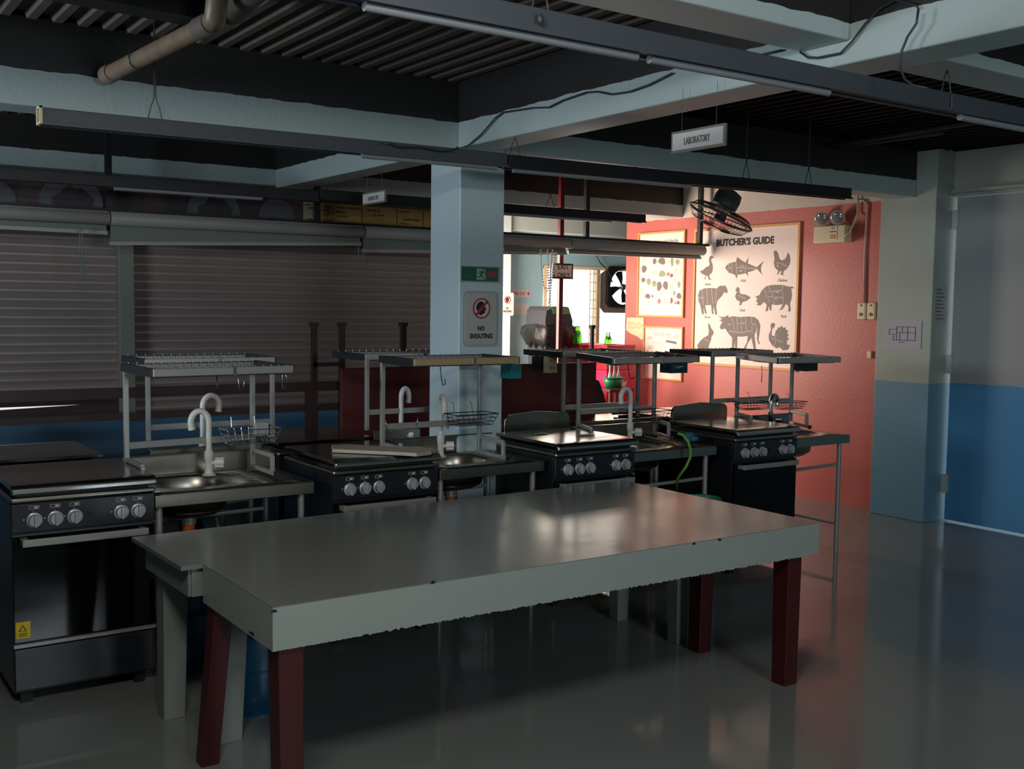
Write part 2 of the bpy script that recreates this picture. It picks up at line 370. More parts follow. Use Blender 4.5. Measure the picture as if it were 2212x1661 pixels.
# exhaust fan
fx, fz = ony(1342, 620, FYW).x, ony(1342, 620, FYW).z
t = thing('exhaust_fan', 'square black exhaust fan set in the top of the bright far window', 'fan', (fx, FYW, fz-.2))
mb = MB(); ro = .205
for k in range(28):
    a0, a1 = 2*math.pi*k/28, 2*math.pi*(k+1)/28
    def sq(a, r=.235):
        c, s_ = math.cos(a), math.sin(a); q = r/max(abs(c), abs(s_)); q = min(q, r*1.28); return (q*c, q*s_)
    p = [(ro*math.cos(a0), ro*math.sin(a0)), (ro*math.cos(a1), ro*math.sin(a1)), sq(a1), sq(a0)]
    mb.prism(p, (fx, FYW, fz), XU, ZU, -YU, 0, .05)
mb.build('housing', m_black, t)
mb = MB()
for k in range(4):
    a = k*2*math.pi/4+.35; p = []
    for r, da in ((.03,-.3),(.10,-.42),(.18,-.34),(.19,0),(.18,.26),(.10,.2),(.03,.2)): p.append((r*math.cos(a+da), r*math.sin(a+da)))
    mb.prism(p, (fx, FYW-.01, fz), XU, ZU, -YU, 0, .006)
mb.build('blades', m_black, t)
MB().lathe([(.035,0),(.04,.03),(.03,.05),(.0,.055)], (fx, FYW-.005, fz), axis=(0,-1,0)).build('hub', m_steel, t, smooth='auto')
fp = MB(); X0, X1 = XF, WX1-.06; Z0, Z1 = 1.585, WZ1-.03
for k in range(28):
    a0, a1 = 2*math.pi*k/28, 2*math.pi*(k+1)/28
    def rc(a):
        c, s_ = math.cos(a), math.sin(a); tx = ((X1-fx) if c > 0 else (fx-X0))/max(abs(c), 1e-6); tz = ((Z1-fz) if s_ > 0 else (fz-Z0))/max(abs(s_), 1e-6)
        q = min(tx, tz); return (q*c, q*s_)
    fp.prism([(.21*math.cos(a0), .21*math.sin(a0)), (.21*math.cos(a1), .21*math.sin(a1)), rc(a1), rc(a0)], (fx, FYW+.02, fz), XU, ZU, -YU, 0, .015)
fp.build('mounting_panel', m_plate2, t)
tag(MB().tube([ony(*p, 9.55) for p in ((1288,552),(1297,568),(1310,580),(1319,595),(1322,610))], .008, 6).build('cable', m_cable, smooth=True), 'grey cable drooping to the exhaust fan', 'cable')

# ------------------------------------------------------------------ header, blinds, signboards
HY = 7.5
HZ0, HZ1 = 2.155, 2.245
sb = [ony(0, 800, 8.02).x, ony(185, 800, 8.02).x]
tag(MB().prism([(-1.5,.80),(xp-.02,.80),(xp-.02,.909),(sb[1],.909),(sb[0],.893),(-1.5,.893)], (0,8.02,0), XU, ZU, YU, 0, .02).build('kick_board', m_brown), 'dark brown board closing the gap below the left shutter', 'board')
fr = thing('header_rail', 'long black steel rail carrying the roller blinds', 'rail', (4.2, HY+.06, HZ1))
MB().box((-1.0, HY+.02, HZ1), (7.44, HY+.09, HZ1+.022)).build('rail', m_fixd, fr)
for px in (1267, 1513, 685, 235):
    q = ony(px, 470, HY+.055).x
    MB().box((q-.02, HY+.035, HZ1+.02), (q+.02, HY+.075, 2.875)).build('hanger', m_fixd, fr)
def xat(px, y=HY): return ony(px, 520, y).x
def blind(x0, x1, zb0, zb1, lab, flare=0):
    t = thing('roller_blind', lab, 'blind', ((x0+x1)/2, HY, HZ0))
    MB().lathe([(.045,0),(.047,.004),(.047,(x1-x0)-.004),(.045,x1-x0)], (x0, HY, (HZ0+HZ1)/2), 16, (1,0,0)).build('roll', m_blind, t, smooth='auto')
    MB().box((x0, HY-.03, HZ0+.02), (x1, HY+.05, HZ1)).build('cassette', m_blind, t, bevel=.01)
    if zb0 < HZ0-.01 or zb1 < HZ0-.01:
        MB().add([(x0+.01,HY+.03,HZ0+.03),(x1-.01,HY+.03,HZ0+.03),(x1-.01,HY+.03,zb1),(x0+.01,HY+.03,zb0),(x0+.01,HY+.032,HZ0+.03),(x1-.01,HY+.032,HZ0+.03),(x1-.01,HY+.032,zb1),(x0+.01,HY+.032,zb0)],
                 [(0,1,2,3),(7,6,5,4),(0,4,5,1),(2,6,7,3),(1,5,6,2),(0,3,7,4)]).build('fabric', m_fabric, t)
    MB().bar((x0+.005, HY+.03, zb0-.012), (x1-.005, HY+.03, zb1-.012), .022, .024).build('bottom_bar', m_blind, t)
    return t
blind(-.9, xat(236), 2.13, 2.115, 'rolled blind at the far left under the food banner')
blind(xat(238), xat(784), 2.045, 2.12, 'roller blind with a slanted strip of fabric hanging below it')
blind(xat(786), xat(1229), 2.07, 2.125, 'roller blind passing behind the square pillar')
blind(xat(1231), xat(1520), 2.135, 2.145, 'rolled blind ending in front of the butcher poster')
def chain(pts, lab, y=7.45):
    mb = MB(); P = [ony(*p, y) for p in pts]
    for a, b in zip(P, P[1:]):
        L = (b-a).length; k = max(2, int(L/.021))
        for i in range(k): mb.ell(a+(b-a)*i/k, (.0085,.0085,.0085), 6, 4)
    return tag(mb.build('bead_chain', m_bead, smooth=True), lab, 'chain')
chain([(1168,541),(1170,590),(1174,616),(1181,628),(1187,618),(1190,560),(1190,541)], 'loose white bead chain loop, leftmost over the grey bin')
chain([(1183,541),(1184,600),(1188,640),(1189,665),(1185,668),(1186,655),(1192,600),(1199,541)], 'long white bead chain reaching down to the green bin lid')
chain([(1194,541),(1190,580),(1189,610),(1196,590),(1202,541)], 'short doubled white bead chain beside the red post')
tag(MB().tube([ony(*p, 7.46) for p in ((774,522),(775,560),(778,600),(782,604),(786,598),(785,540))], .004, 5).build('blind_cord', m_fabric), 'grey blind cord hanging before the shutter', 'cord')
tag(MB().tube([ony(*p, 7.46) for p in ((172,490),(173,560),(176,600),(180,600),(178,540),(177,490))], .004, 5).build('blind_cord', m_fabric), 'dark blind cord hanging at the far left shutter', 'cord')
# banner with dishes
BYN = 7.62
bz0 = ony(300, 470, BYN).z
def bx(px): return ony(px, 440, BYN).x
t = thing('food_banner', 'dark banner with pictures of dishes above the shutters', 'banner', (2, BYN, 2.23))
MB().box((-.8, BYN, 2.255), (bx(652), BYN+.03, 2.47)).build('panel', m_dark, t)
for cx_, rr, mm in ((-10, 42, m_plate), (155, 66, m_plate), (462, 58, m_plate), (598, 40, m_plate)):
    c = ony(cx_, 470, BYN); R_ = rr/2322*(c-EYE).dot(fwd)
    p = [(a, b) for a, b in circ(R_, 24, 0, 0) if True]
    zc = 2.285; p = [(a, max(2.256-zc, min(2.465-zc, b))) for a, b in p]
    MB().prism(p, (c.x, BYN, zc), XU, ZU, -YU, 0, .002).build('dish_picture', mm, t)
    if rr > 41 and cx_ > 0:
        p = [(a*(1+.18*math.sin(i*1.7)), b*(1+.15*math.cos(i*2.3))) for i, (a, b) in enumerate(circ(R_*.6, 18))]
        p = [(a, max(2.257-zc, min(2.46-zc, b))) for a, b in p]
        MB().prism(p, (c.x+.01, BYN-.002, zc), XU, ZU, -YU, 0, .002).build('dish_picture', m_dark, t)
for cx_ in (75, 340, 640): MB().prism([(-.06,-.1),(.1,-.1),(.1,.09),(-.02,.09)], (bx(cx_)-.05, BYN, 2.36), XU, ZU, -YU, 0, .0015).build('picture', m_brown, t)
t = thing('menu_board', 'yellow menu board with dish names left of the pillar', 'sign', (3.8, BYN, 2.23))
MB().box((bx(655), BYN, 2.255), (bx(655)+1.75, BYN+.03, 2.41)).build('panel', m_yel, t)
MB().box((bx(655), BYN-.001, 2.255), (bx(690), BYN, 2.41)).build('pale_strip', m_menu2, t)
mb = MB().box((bx(680), BYN-.004, 2.255), (bx(690), BYN-.001, 2.41))
for px in (781, 857, 914): q = bx(px); mb.box((q-.002, BYN-.003, 2.257), (q+.002, BYN-.001, 2.41))
mb.build('divider', m_brown, t)
mb = MB(); mr_ = MB()
def mtx(m_, s_, px, zz, w, h=.017): text(m_, s_, (bx(px), BYN-.002, zz), XU, ZU, -YU, w=w, h=h)
mtx(mb, 'HUMBA W/', 668, 2.392, .075, .012); mtx(mb, 'RICE', 672, 2.365, .05); mtx(mb, 'HUMBA', 668, 2.28, .06)
mtx(mb, 'W/O', 706, 2.385, .07, .014); mtx(mb, 'W/ EGG', 703, 2.355, .06, .015); mtx(mr_, '50 PHP', 704, 2.322, .06); mtx(mb, 'W/ RICE', 708, 2.283, .08)
mtx(mb, 'TUNA W/ EGG', 752, 2.385, .2); mtx(mb, 'RICE', 735, 2.352, .07, .02); mtx(mr_, '50 PHP', 738, 2.318, .1, .018)
mtx(mb, 'W/ RICE', 806, 2.378, .12, .019); mtx(mr_, '50 PHP', 817, 2.344, .1)
mtx(mr_, '50 PHP', 873, 2.385, .09); mtx(mb, 'CARBONARA', 888, 2.325, .16, .02); mtx(mr_, '50 PHP', 873, 2.29, .09)
mtx(mb, 'SWEET AND SOUR', 814, 2.266, .19, .012)
mb.build('lettering', m_ink, t); mr_.build('price_lettering', m_brown, t)

# ------------------------------------------------------------------ red railing, maroon panel, posts
RY = 6.55
def px_x(px, y, py=800): return ony(px, py, y).x
t = thing('steel_railing', 'dark red steel railing in front of the shutters', 'railing', (2, RY, 0))
MB().box((-.6, RY-.02, 1.075), (px_x(733, RY), RY+.02, 1.135)).build('rail', m_rail, t)
MB().box((-.6, RY-.02, .945), (px_x(733, RY), RY+.02, .985)).build('rail', m_rail, t)
for px, z0 in ((678, 0), (738, 0), (870, 0)):
    q = px_x(px, RY+.03); MB().box((q-.017, RY+.01, z0), (q+.017, RY+.045, 1.50)).build('post', m_rail, t)
    MB().box((q-.025, RY+.003, 1.50), (q+.025, RY+.052, 1.525)).build('post_cap', m_rail, t)
MB().box((px_x(655, RY), RY-.05, 0), (px_x(680, RY), RY-.022, 1.08)).build('post', m_rail, t)
MB().box((px_x(678, RY), RY+.01, 1.235), (px_x(738, RY), RY+.035, 1.26)).build('rail', m_rail, t)
tag(MB().box((px_x(734, RY-.06), RY-.09, .0), (px_x(1283, RY-.06), RY-.055, 1.225)).build('board_partition', m_maroon, bevel=.003), 'maroon board partition running behind the pillar', 'partition')
q = px_x(1278, 7.0); t = thing('short_post', 'short black capped post in front of the bright window', 'post', (q, 7.0, 0))
MB().box((q-.012, 6.99, 0), (q+.012, 7.015, 1.47)).build('post', m_rail, t); MB().box((q-.02, 6.983, 1.47), (q+.02, 7.022, 1.5)).build('cap', m_rail, t)
q = px_x(1210, 7.7, 600)
tag(MB().box((q-.019, 7.68, 0), (q+.019, 7.72, 2.545)).build('steel_post', mat('post_red', (96,20,30), .45), bevel=.002) if False else MB().box((q-.021, 7.68, 0), (q+.021, 7.72, 2.88)).build('steel_post', mat('post_red', (104,22,34), .45), bevel=.002), 'dark red square post carrying the EXIT ONLY sign', 'post')
a = ony(1194, 568, 7.66); b = ony(1237, 603, 7.66)
t = thing('exit_only_sign', 'small framed EXIT ONLY board on the red post', 'sign', ((a.x+b.x)/2, 7.66, b.z))
MB().box((a.x, 7.655, b.z), (b.x, 7.675, a.z)).build('frame', mat('sign_frame_brown', (66, 40, 36), .5), t)
MB().box((a.x+.018, 7.651, b.z+.016), (b.x-.018, 7.656, a.z-.016)).build('board', mat('sign_pinkish', (232,196,178), .5), t)
mb = MB(); cxs = (a.x+b.x)/2; cz = (a.z+b.z)/2
text(mb, 'EXIT', (cxs, 7.651, cz+.038), XU, ZU, -YU, w=.125, h=.045); text(mb, 'ONLY', (cxs+.002, 7.651, cz-.036), XU, ZU, -YU, w=.14, h=.045)
mb.build('lettering', m_ink, t)

# ------------------------------------------------------------------ annex things
t = thing('counter', 'low concrete counter behind the maroon partition', 'counter', (6.3, 8.6, 0))
MB().box((5.45, 8.45, 0), (6.78, 9.3, .86)).build('body', m_pale, t); MB().box((5.45, 8.42, .86), (6.80, 9.3, .90)).build('top', m_grpaint, t)
bxm, bym = ony(1186, 700, 8.85).x, 8.85
t = thing('trash_bin', 'tall grey bin with green swing lid and black liner', 'bin', (bxm, bym, 0))
s_ = .22
bz = ony(1195, 662, 8.85).z
def ringbox(c, hw, z): return [(c[0]-hw, c[1]-hw), (c[0]+hw, c[1]-hw), (c[0]+hw, c[1]+hw), (c[0]-hw, c[1]+hw)]
mb = MB().hexa(ringbox((bxm, bym), .14, 0), .901, bz-.22, ringbox((bxm, bym), .165, 0)); mb.build('body', m_bin, t, bevel=.03, smooth='auto')
pr = [(-.17,-.22),(.17,-.22),(.17,-.14),(.12,-.01),(.09,0),(-.12,0),(-.155,-.04),(-.17,-.12)]
MB().prism(pr, (bxm, bym, bz), XU, ZU, -YU, -.17, .17).build('hood', m_bin, t, bevel=.015, smooth='auto')
MB().prism([(-.105,-.005),(.11,-.005),(.14,-.075),(-.075,-.075)], (bxm, bym, bz), XU, ZU, -YU, .17, .178).build('flap', mat('flap_green', (56, 96, 52), .4), t)
mb = MB(); N = 40
rg = []
for lv, (hw, zz) in enumerate(((.165,-.17),(.205,-.21),(.22,-.28),(.205,-.36),(.165,-.40))):
    for k in range(N):
        a_ = 2*math.pi*k/N; c, s2 = math.cos(a_), math.sin(a_); q = 1/max(abs(c), abs(s2))**.75
        r = hw*q*(1+(.07*math.sin(k*2.9+lv*1.3)+.04*math.sin(k*5.1+lv)) if lv else 1)
        rg.append((bxm+r*c, bym+r*s2, bz+zz+(.035*math.sin(k*1.7+lv*2) if lv > 2 else 0)))
mb.add(rg, [(l*N+k, l*N+(k+1)%N, (l+1)*N+(k+1)%N, (l+1)*N+k) for l in range(4) for k in range(N)])
mb.build('liner_bag', m_bag, t, smooth=True)
def crate(x, y, z, m, lab, grp=None, rz=0, w=.36, d=.30, h=.25, logo=True):
    t = thing('bottle_crate', lab, 'crate', (x, y, z), grp)
    mb = MB()
    for (a, b) in (((x-w/2,y-d/2,z),(x+w/2,y-d/2+.014,z+h)), ((x-w/2,y+d/2-.014,z),(x+w/2,y+d/2,z+h)), ((x-w/2,y-d/2+.014,z),(x-w/2+.014,y+d/2-.014,z+h)), ((x+w/2-.014,y-d/2+.014,z),(x+w/2,y+d/2-.014,z+h))): mb.box(a, b)
    mb.box((x-w/2+.014,y-d/2+.014,z), (x+w/2-.014,y+d/2-.014,z+.012))
    mb.build('shell', m, t)
    mb = MB().box((x-w/2-.006,y-d/2-.006,z+h-.03), (x+w/2+.006,y-d/2,z+h)).box((x-w/2-.006,y-d/2-.006,z), (x+w/2+.006,y-d/2,z+.03)); mb.box((x-w/2-.006,y-d/2,z+h-.03), (x-w/2,y+d/2,z+h)); mb.build('rim', m, t)
    if logo:
        mb = MB(); tx = [(-.1,-.03),(-.08,.03),(-.04,.045),(-.02,.02),(.0,.05),(.04,.04),(.06,.0),(.1,.02),(.09,-.03),(.04,-.045),(0,-.02),(-.04,-.05)]
        mb.prism(tx, (x-.02, y-d/2-.006, z+h*.5), XU, ZU, -YU, 0, .002); mb.build('logo', m_sign, t)
    return t
ca, cb = ony(1322, 800, 8.45).x, ony(1256, 800, 8.86).x+.03
tops = ['bottom', 'second', 'third', 'fourth', 'topmost']
for k in range(5):
    crate(ca+.03, 8.5, k*.255, m_pink if k == 3 else m_crate, f'{"pink" if k==3 else "red"} bottle crate beside the red wall end, {tops[k]} of its stack', 'stack of bottle crates by the red wall')
for k in range(2): crate(cb, 8.86, k*.255, m_crate, f'red bottle crate standing left of the tall stack, {["lowest","second"][k]} one', 'bottle crates under the window')
for k in range(2, 5): crate(cb, 8.86, k*.255, m_crate, f'red bottle crate in the stack below the window, {["middle","fourth up","top"][k-2]} one', 'bottle crates under the window')
def bottle(x, y, z, m, lab, h=.23, r=.03, grp=None, cap=None):
    t = thing('bottle', lab, 'bottle', (x, y, z), grp)
    MB().lathe([(r*.9,0),(r,.01),(r,h*.5),(r*.85,h*.62),(r*.42,h*.78),(r*.4,h*.95),(r*.45,h)], (x,y,z), 14).build('glass', m, t, smooth='auto')
    MB().lathe([(r*.48,0),(r*.48,.012),(r*.3,.014)], (x,y,z+h), 10).build('cap', cap or m_steel, t)
for k, px in enumerate((1240, 1247, 1254)):
    q = ony(px, 740, 8.86); bottle(q.x, 8.86+(k-1)*.03, 1.277-.01+.001, m_lime, f'bright green glass bottle on the crates below the window, {["left","middle","right"][k]} one', .17, .028, 'green bottles by the window')
for k, px in enumerate((1313, 1319)): q = ony(px, 735, 8.5); bottle(q.x, 8.52, 1.277, m_lime, f'small green bottle on the tall crate stack, {["left","right"][k]} one', .1, .022, 'green bottles on the tall stack')
gx = ony(1325, 830, 8.1).x; gz = ony(1325, 838, 8.1).z
def caddy(z, lab):
    t = thing('bottle_caddy', lab, 'basket', (gx, 8.1, z))
    mb = MB(); N = 20; vs = []
    for hh, r1, r2 in ((0,.085,.06),(.1,.11,.08)):
        for k in range(N): a_ = 2*math.pi*k/N; vs.append((gx+r1*math.cos(a_), 8.1+r2*math.sin(a_), z+hh))
    mb.add(vs, [(k,(k+1)%N,N+(k+1)%N,N+k) for k in range(N)]+[tuple(range(N))])
    o = mb.build('tub', m_green, t, smooth='auto'); md = o.modifiers.new('s', 'SOLIDIFY'); md.thickness = .006
    MB().tube([(gx+.113*math.cos(a), 8.1+.083*math.sin(a), z+.1) for a in [2*math.pi*k/N for k in range(N)]], .007, 6, True).build('rim', m_green, t, smooth=True)
stt = thing('stool', 'small dark stool holding the green caddies', 'stool', (gx, 8.1, 0))
MB().box((gx-.15, 7.97, gz-.03), (gx+.15, 8.23, gz-.001)).build('seat', m_maroon, stt, bevel=.004)
for dx in (-.12, .12):
    for dy in (-.1, .1): MB().box((gx+dx-.014, 8.1+dy-.014, 0), (gx+dx+.014, 8.1+dy+.014, gz-.03)).build('leg', m_maroon, stt)
caddy(gz, 'green plastic caddy with three clear bottles beside the red wall end')
for k in range(3): bottle(gx-.055+k*.055, 8.09, gz+.008, mat('clear_bottle', (210,216,214), .1, trans=.6), f'clear bottle standing in the green caddy, {["left","middle","right"][k]} one', .2, .02, 'bottles in the green caddy', m_sign)
caddy(gz+.225, 'upper green plastic caddy resting on the clear bottles')
# dark table and monobloc chair behind the third sink
t = thing('work_table', 'dark glossy steel table behind the third sink', 'table', (5.0, 6.5, 0))
ta, tb = ony(1215, 905, 5.95), ony(1372, 905, 6.1)
MB().box((4.45, 5.98, .80), (5.75, 6.40, .83)).build('tabletop', m_lid, t, bevel=.003)
for x_ in (4.5, 5.7):
    for y_ in (6.03, 6.35): MB().box((x_-.018, y_-.018, 0), (x_+.018, y_+.018, .8)).build('leg', m_alud, t)
cxx = ony(1308, 850, 7.3).x
t = thing('chair', 'grey translucent armchair behind the third sink', 'chair', (cxx, 7.3, 0))
MB().hexa([(cxx-.2,7.1),(cxx+.2,7.1),(cxx+.2,7.5),(cxx-.2,7.5)], .43, .46).build('seat', m_bin, t, bevel=.01)
for sx in (-1, 1):
    for y_ in (7.12, 7.48): MB().bar((cxx+sx*.21, y_, 0), (cxx+sx*.18, y_, .43), .03, .03).build('leg', m_bin, t)
MB().tube([(cxx-.2,7.5,.46),(cxx-.2,7.52,.8),(cxx-.15,7.53,.95),(cxx-.03,7.53,1.03),(cxx+.1,7.53,.98),(cxx+.18,7.53,.8),(cxx+.2,7.5,.46)], .012, 8).build('back_frame', m_black, t, smooth=True)
MB().prism([(-.19,0),(.19,0),(.17,.4),(.08,.53),(-.05,.56),(-.15,.45)], (cxx, 7.53, .46), XU, ZU, -YU, 0, .006).build('backrest', m_bin, t)
for sx in (-1, 1): MB().bar((cxx+sx*.22,7.1,.66),(cxx+sx*.22,7.5,.68),.04,.02).build('armrest', m_sign, t)

# signs
def prohibit(o, u, v, n, w, h, lab, back, name='no_shouting_sign', acryl=False):
    o = Vector(o); t = thing(name, lab, 'sign', o)
    cr = .12*w; P = []
    for (sx, sy, a0) in ((1,-1,-math.pi/2),(1,1,0),(-1,1,math.pi/2),(-1,-1,math.pi)):
        for i in range(5): a_ = a0+i*math.pi/8; P.append((sx*(w/2-cr)+cr*math.cos(a_), sy*(h/2-cr)+cr*math.sin(a_)))
    MB().prism([(a*1.0, b*1.0) for a, b in P], o, u, v, n, 0, .004).build('board', back, t)
    if acryl:
        P2 = [(a*.87-.003, b*.93) for a, b in P]; MB().prism(P2, o, u, v, n, .004, .008).build('face', mat('sign_face', (166,166,160), .4, var=.12, scale=3), t)
    d = .008 if acryl else .004
    cz = h*.19; R_ = w*.245
    c = o+v*cz
    mb = MB(); k = 36
    for i in range(k):
        a0, a1 = 2*math.pi*i/k, 2*math.pi*(i+1)/k; q = [(R_*math.cos(a0), R_*math.sin(a0)),(R_*math.cos(a1), R_*math.sin(a1)),(R_*.84*math.cos(a1), R_*.84*math.sin(a1)),(R_*.84*math.cos(a0), R_*.84*math.sin(a0))]
        mb.prism(q, c, u, v, n, d+.002, d+.003)
    s45 = .7071; w2 = R_*.09
    mb.prism([(-R_*.9*s45-w2, -R_*.9*s45+w2), (-R_*.9*s45+w2, -R_*.9*s45-w2), (R_*.9*s45+w2, R_*.9*s45-w2), (R_*.9*s45-w2, R_*.9*s45+w2)], c, u, v, n, d+.002, d+.003)
    mb.build('prohibition_ring', m_signred, t)
    MB().prism(circ(R_*.85), c, u, v, n, d, d+.0008).build('disc', m_sign, t)
    hd = [(-.62,-.1),(-.6,.25),(-.42,.55),(-.1,.7),(.2,.62),(.38,.4),(.42,.15),(.56,-.08),(.42,-.14),(.45,-.24),(.36,-.28),(.4,-.42),(.3,-.55),(.1,-.52),(.05,-.72),(-.3,-.6),(-.34,-.35)]
    mb = MB().prism([(a*R_, b*R_) for a, b in hd], c, u, v, n, d+.0008, d+.0016)
    for j in (-1, 0, 1): mb.prism([(.5*R_,(-.3+j*.12)*R_),(.7*R_,(-.3+j*.2)*R_),(.7*R_,(-.26+j*.2)*R_),(.5*R_,(-.27+j*.12)*R_)], c, u, v, n, d+.0008, d+.0016)
    text(mb, 'NO', o-v*(h*.17), u, v, n, w=w*.2, h=h*.085, d=d+.001, bold=.05); text(mb, 'SHOUTING', o-v*(h*.31), u, v, n, w=w*.64, h=h*.095, d=d+.001, bold=.05)
    mb.build('lettering', m_ink, t)
    return t
Yf = 5.199
a, b = ony(1001, 628, Yf), ony(1076, 748, Yf)
prohibit(((a.x+b.x)/2-.003, Yf, (a.z+b.z)/2), XU, ZU, -YU, (b.x-a.x), (a.z-b.z), 'large NO SHOUTING sign on the square pillar', m_signg, acryl=True)
Yc = 9.319
a, b = ony(1082, 632, Yc), ony(1109, 682, Yc)
prohibit(((a.x+b.x)/2, Yc, (a.z+b.z)/2), XU, ZU, -YU, (b.x-a.x), (a.z-b.z), 'distant NO SHOUTING notice on the white column', m_sign)
a, b = ony(994, 573, Yf), ony(1079, 611, Yf); o = Vector(((a.x+b.x)/2, Yf, (a.z+b.z)/2)); w, h = b.x-a.x, a.z-b.z
t = thing('exit_sign', 'green running man exit sign with red arrow on the pillar', 'sign', o)
MB().prism([(-w/2,-h/2),(w/2,-h/2),(w/2,h/2),(-w/2,h/2)], o, XU, ZU, -YU, 0, .005).build('frame', m_signg, t)
MB().prism([(-w*.475,-h*.43),(w*.45,-h*.43),(w*.45,h*.43),(-w*.475,h*.43)], o, XU, ZU, -YU, .005, .0065).build('board', m_sgreen, t)
MB().prism([(-w*.10,-h*.34),(w*.12,-h*.34),(w*.12,h*.34),(-w*.10,h*.34)], o, XU, ZU, -YU, .0065, .0075).build('door_picture', m_signg, t)
MB().prism([(w*.16,-h*.15),(w*.32,-h*.15),(w*.32,-h*.28),(w*.43,0),(w*.32,h*.28),(w*.32,h*.15),(w*.16,h*.15)], o, XU, ZU, -YU, .0065, .0075).build('arrow', mat('arrow_red', (150,62,72), .5), t)
mb = MB(); S = h*.5; q0 = o+XU*(w*.01)
mb.prism([(a*S+.3*S, b*S+.52*S) for a, b in circ(.13, 12)], q0, XU, ZU, -YU, .0075, .0085)
for pl in (((-.12,.38),(.22,.38),(.18,.0),(-.1,-.05)), ((.2,.35),(.6,.12),(.55,.02),(.15,.2)), ((-.12,.38),(-.35,.15),(-.2,-.02),(-.28,.02),(-.42,.14),(-.15,.44)), ((-.1,.02),(-.2,-.3),(-.6,-.3),(-.6,-.4),(-.12,-.42),(.08,-.02)), ((.02,0),(.28,-.3),(.4,-.66),(.3,-.68),(.14,-.36),(-.06,-.08))):
    mb.prism([(a*S, b*S) for a, b in pl], q0, XU, ZU, -YU, .0075, .0085)
mb.build('running_figure', m_sgreen, t)
mb = MB(); text(mb, 'EMERGENCY', o-XU*(w*.3)+ZU*(h*.22), XU, ZU, -YU, w=w*.24, h=h*.1, d=.0068); text(mb, 'EXIT', o-XU*(w*.3)-ZU*(h*.12), XU, ZU, -YU, w=w*.2, h=h*.2, d=.0068)
mb.build('lettering', mat('faded_letter', (62, 104, 80), .5), t)
Yw = FYW-.001
a, b = ony(1107, 626, Yw), ony(1145, 642, Yw); o = Vector(((a.x+b.x)/2, Yw, (a.z+b.z)/2)); w, h = b.x-a.x, a.z-b.z
t = thing('fire_exit_sign', 'white FIRE EXIT sign with red arrow on the far wall', 'sign', o)
MB().prism([(-w/2,-h/2),(w/2,-h/2),(w/2,h/2),(-w/2,h/2)], o, XU, ZU, -YU, 0, .004).build('board', m_sign, t)
mb = MB(); text(mb, 'FIRE EXIT', o-XU*(w*.1), XU, ZU, -YU, w=w*.7, h=h*.5, d=.005)
mb.prism([(w*.3,.1*h),(w*.36,.1*h),(w*.36,.3*h),(w*.42,.3*h),(w*.42,.1*h),(w*.48,.1*h),(w*.39,-.3*h)], o, XU, ZU, -YU, .004, .005); mb.build('lettering', m_signred, t)
a, b = ony(1111, 655, Yw), ony(1143, 680, Yw); o = Vector(((a.x+b.x)/2, Yw, (a.z+b.z)/2)); w, h = b.x-a.x, a.z-b.z
tag(MB().prism([(-w/2,-h/2),(w/2,-h/2),(w/2,h/2),(-w/2,h/2)], o, XU, ZU, -YU, 0, .002).build('paper_notice', mat('notice_grey', (186,190,186), .5, var=.1, scale=40)), 'pale paper notice below the FIRE EXIT sign', 'notice')
# red wall items
RX = 7.449
RU, RN = -YU, -XU
def rp(px, py, d=0): q = onx(px, py, RX-d); return q
def rw(px, py): q = onx(px, py, RX); return (-q.y, q.z)
def rwpoly(mb, pts, d0, d1): mb.prism(pts, (RX, 0, 0), RU, ZU, RN, d0, d1)
def frame_rect(t, y0, y1, z0, z1, fw=.022, fd=.022):
    for (a, b) in (((y0,z0),(y1,z0+fw)), ((y0,z1-fw),(y1,z1)), ((y0,z0+fw),(y0+fw,z1-fw)), ((y1-fw,z0+fw),(y1,z1-fw))):
        MB().box((RX-fd, a[0], a[1]), (RX, b[0], b[1])).build('frame_strip', m_wood, t)
    MB().box((RX-.008, y0+fw, z0+fw), (RX, y1-fw, z1-fw)).build('sheet', m_paper, t)
C6 = lambda x, y: rw(1340+x/3.814, 420+y/3.814)
t = thing('butcher_poster', "large framed BUTCHER'S GUIDE poster of animal silhouettes on the red wall", 'poster', (RX, 7.05, 1.11))
frame_rect(t, 6.40, 7.715, 1.105, 2.415)
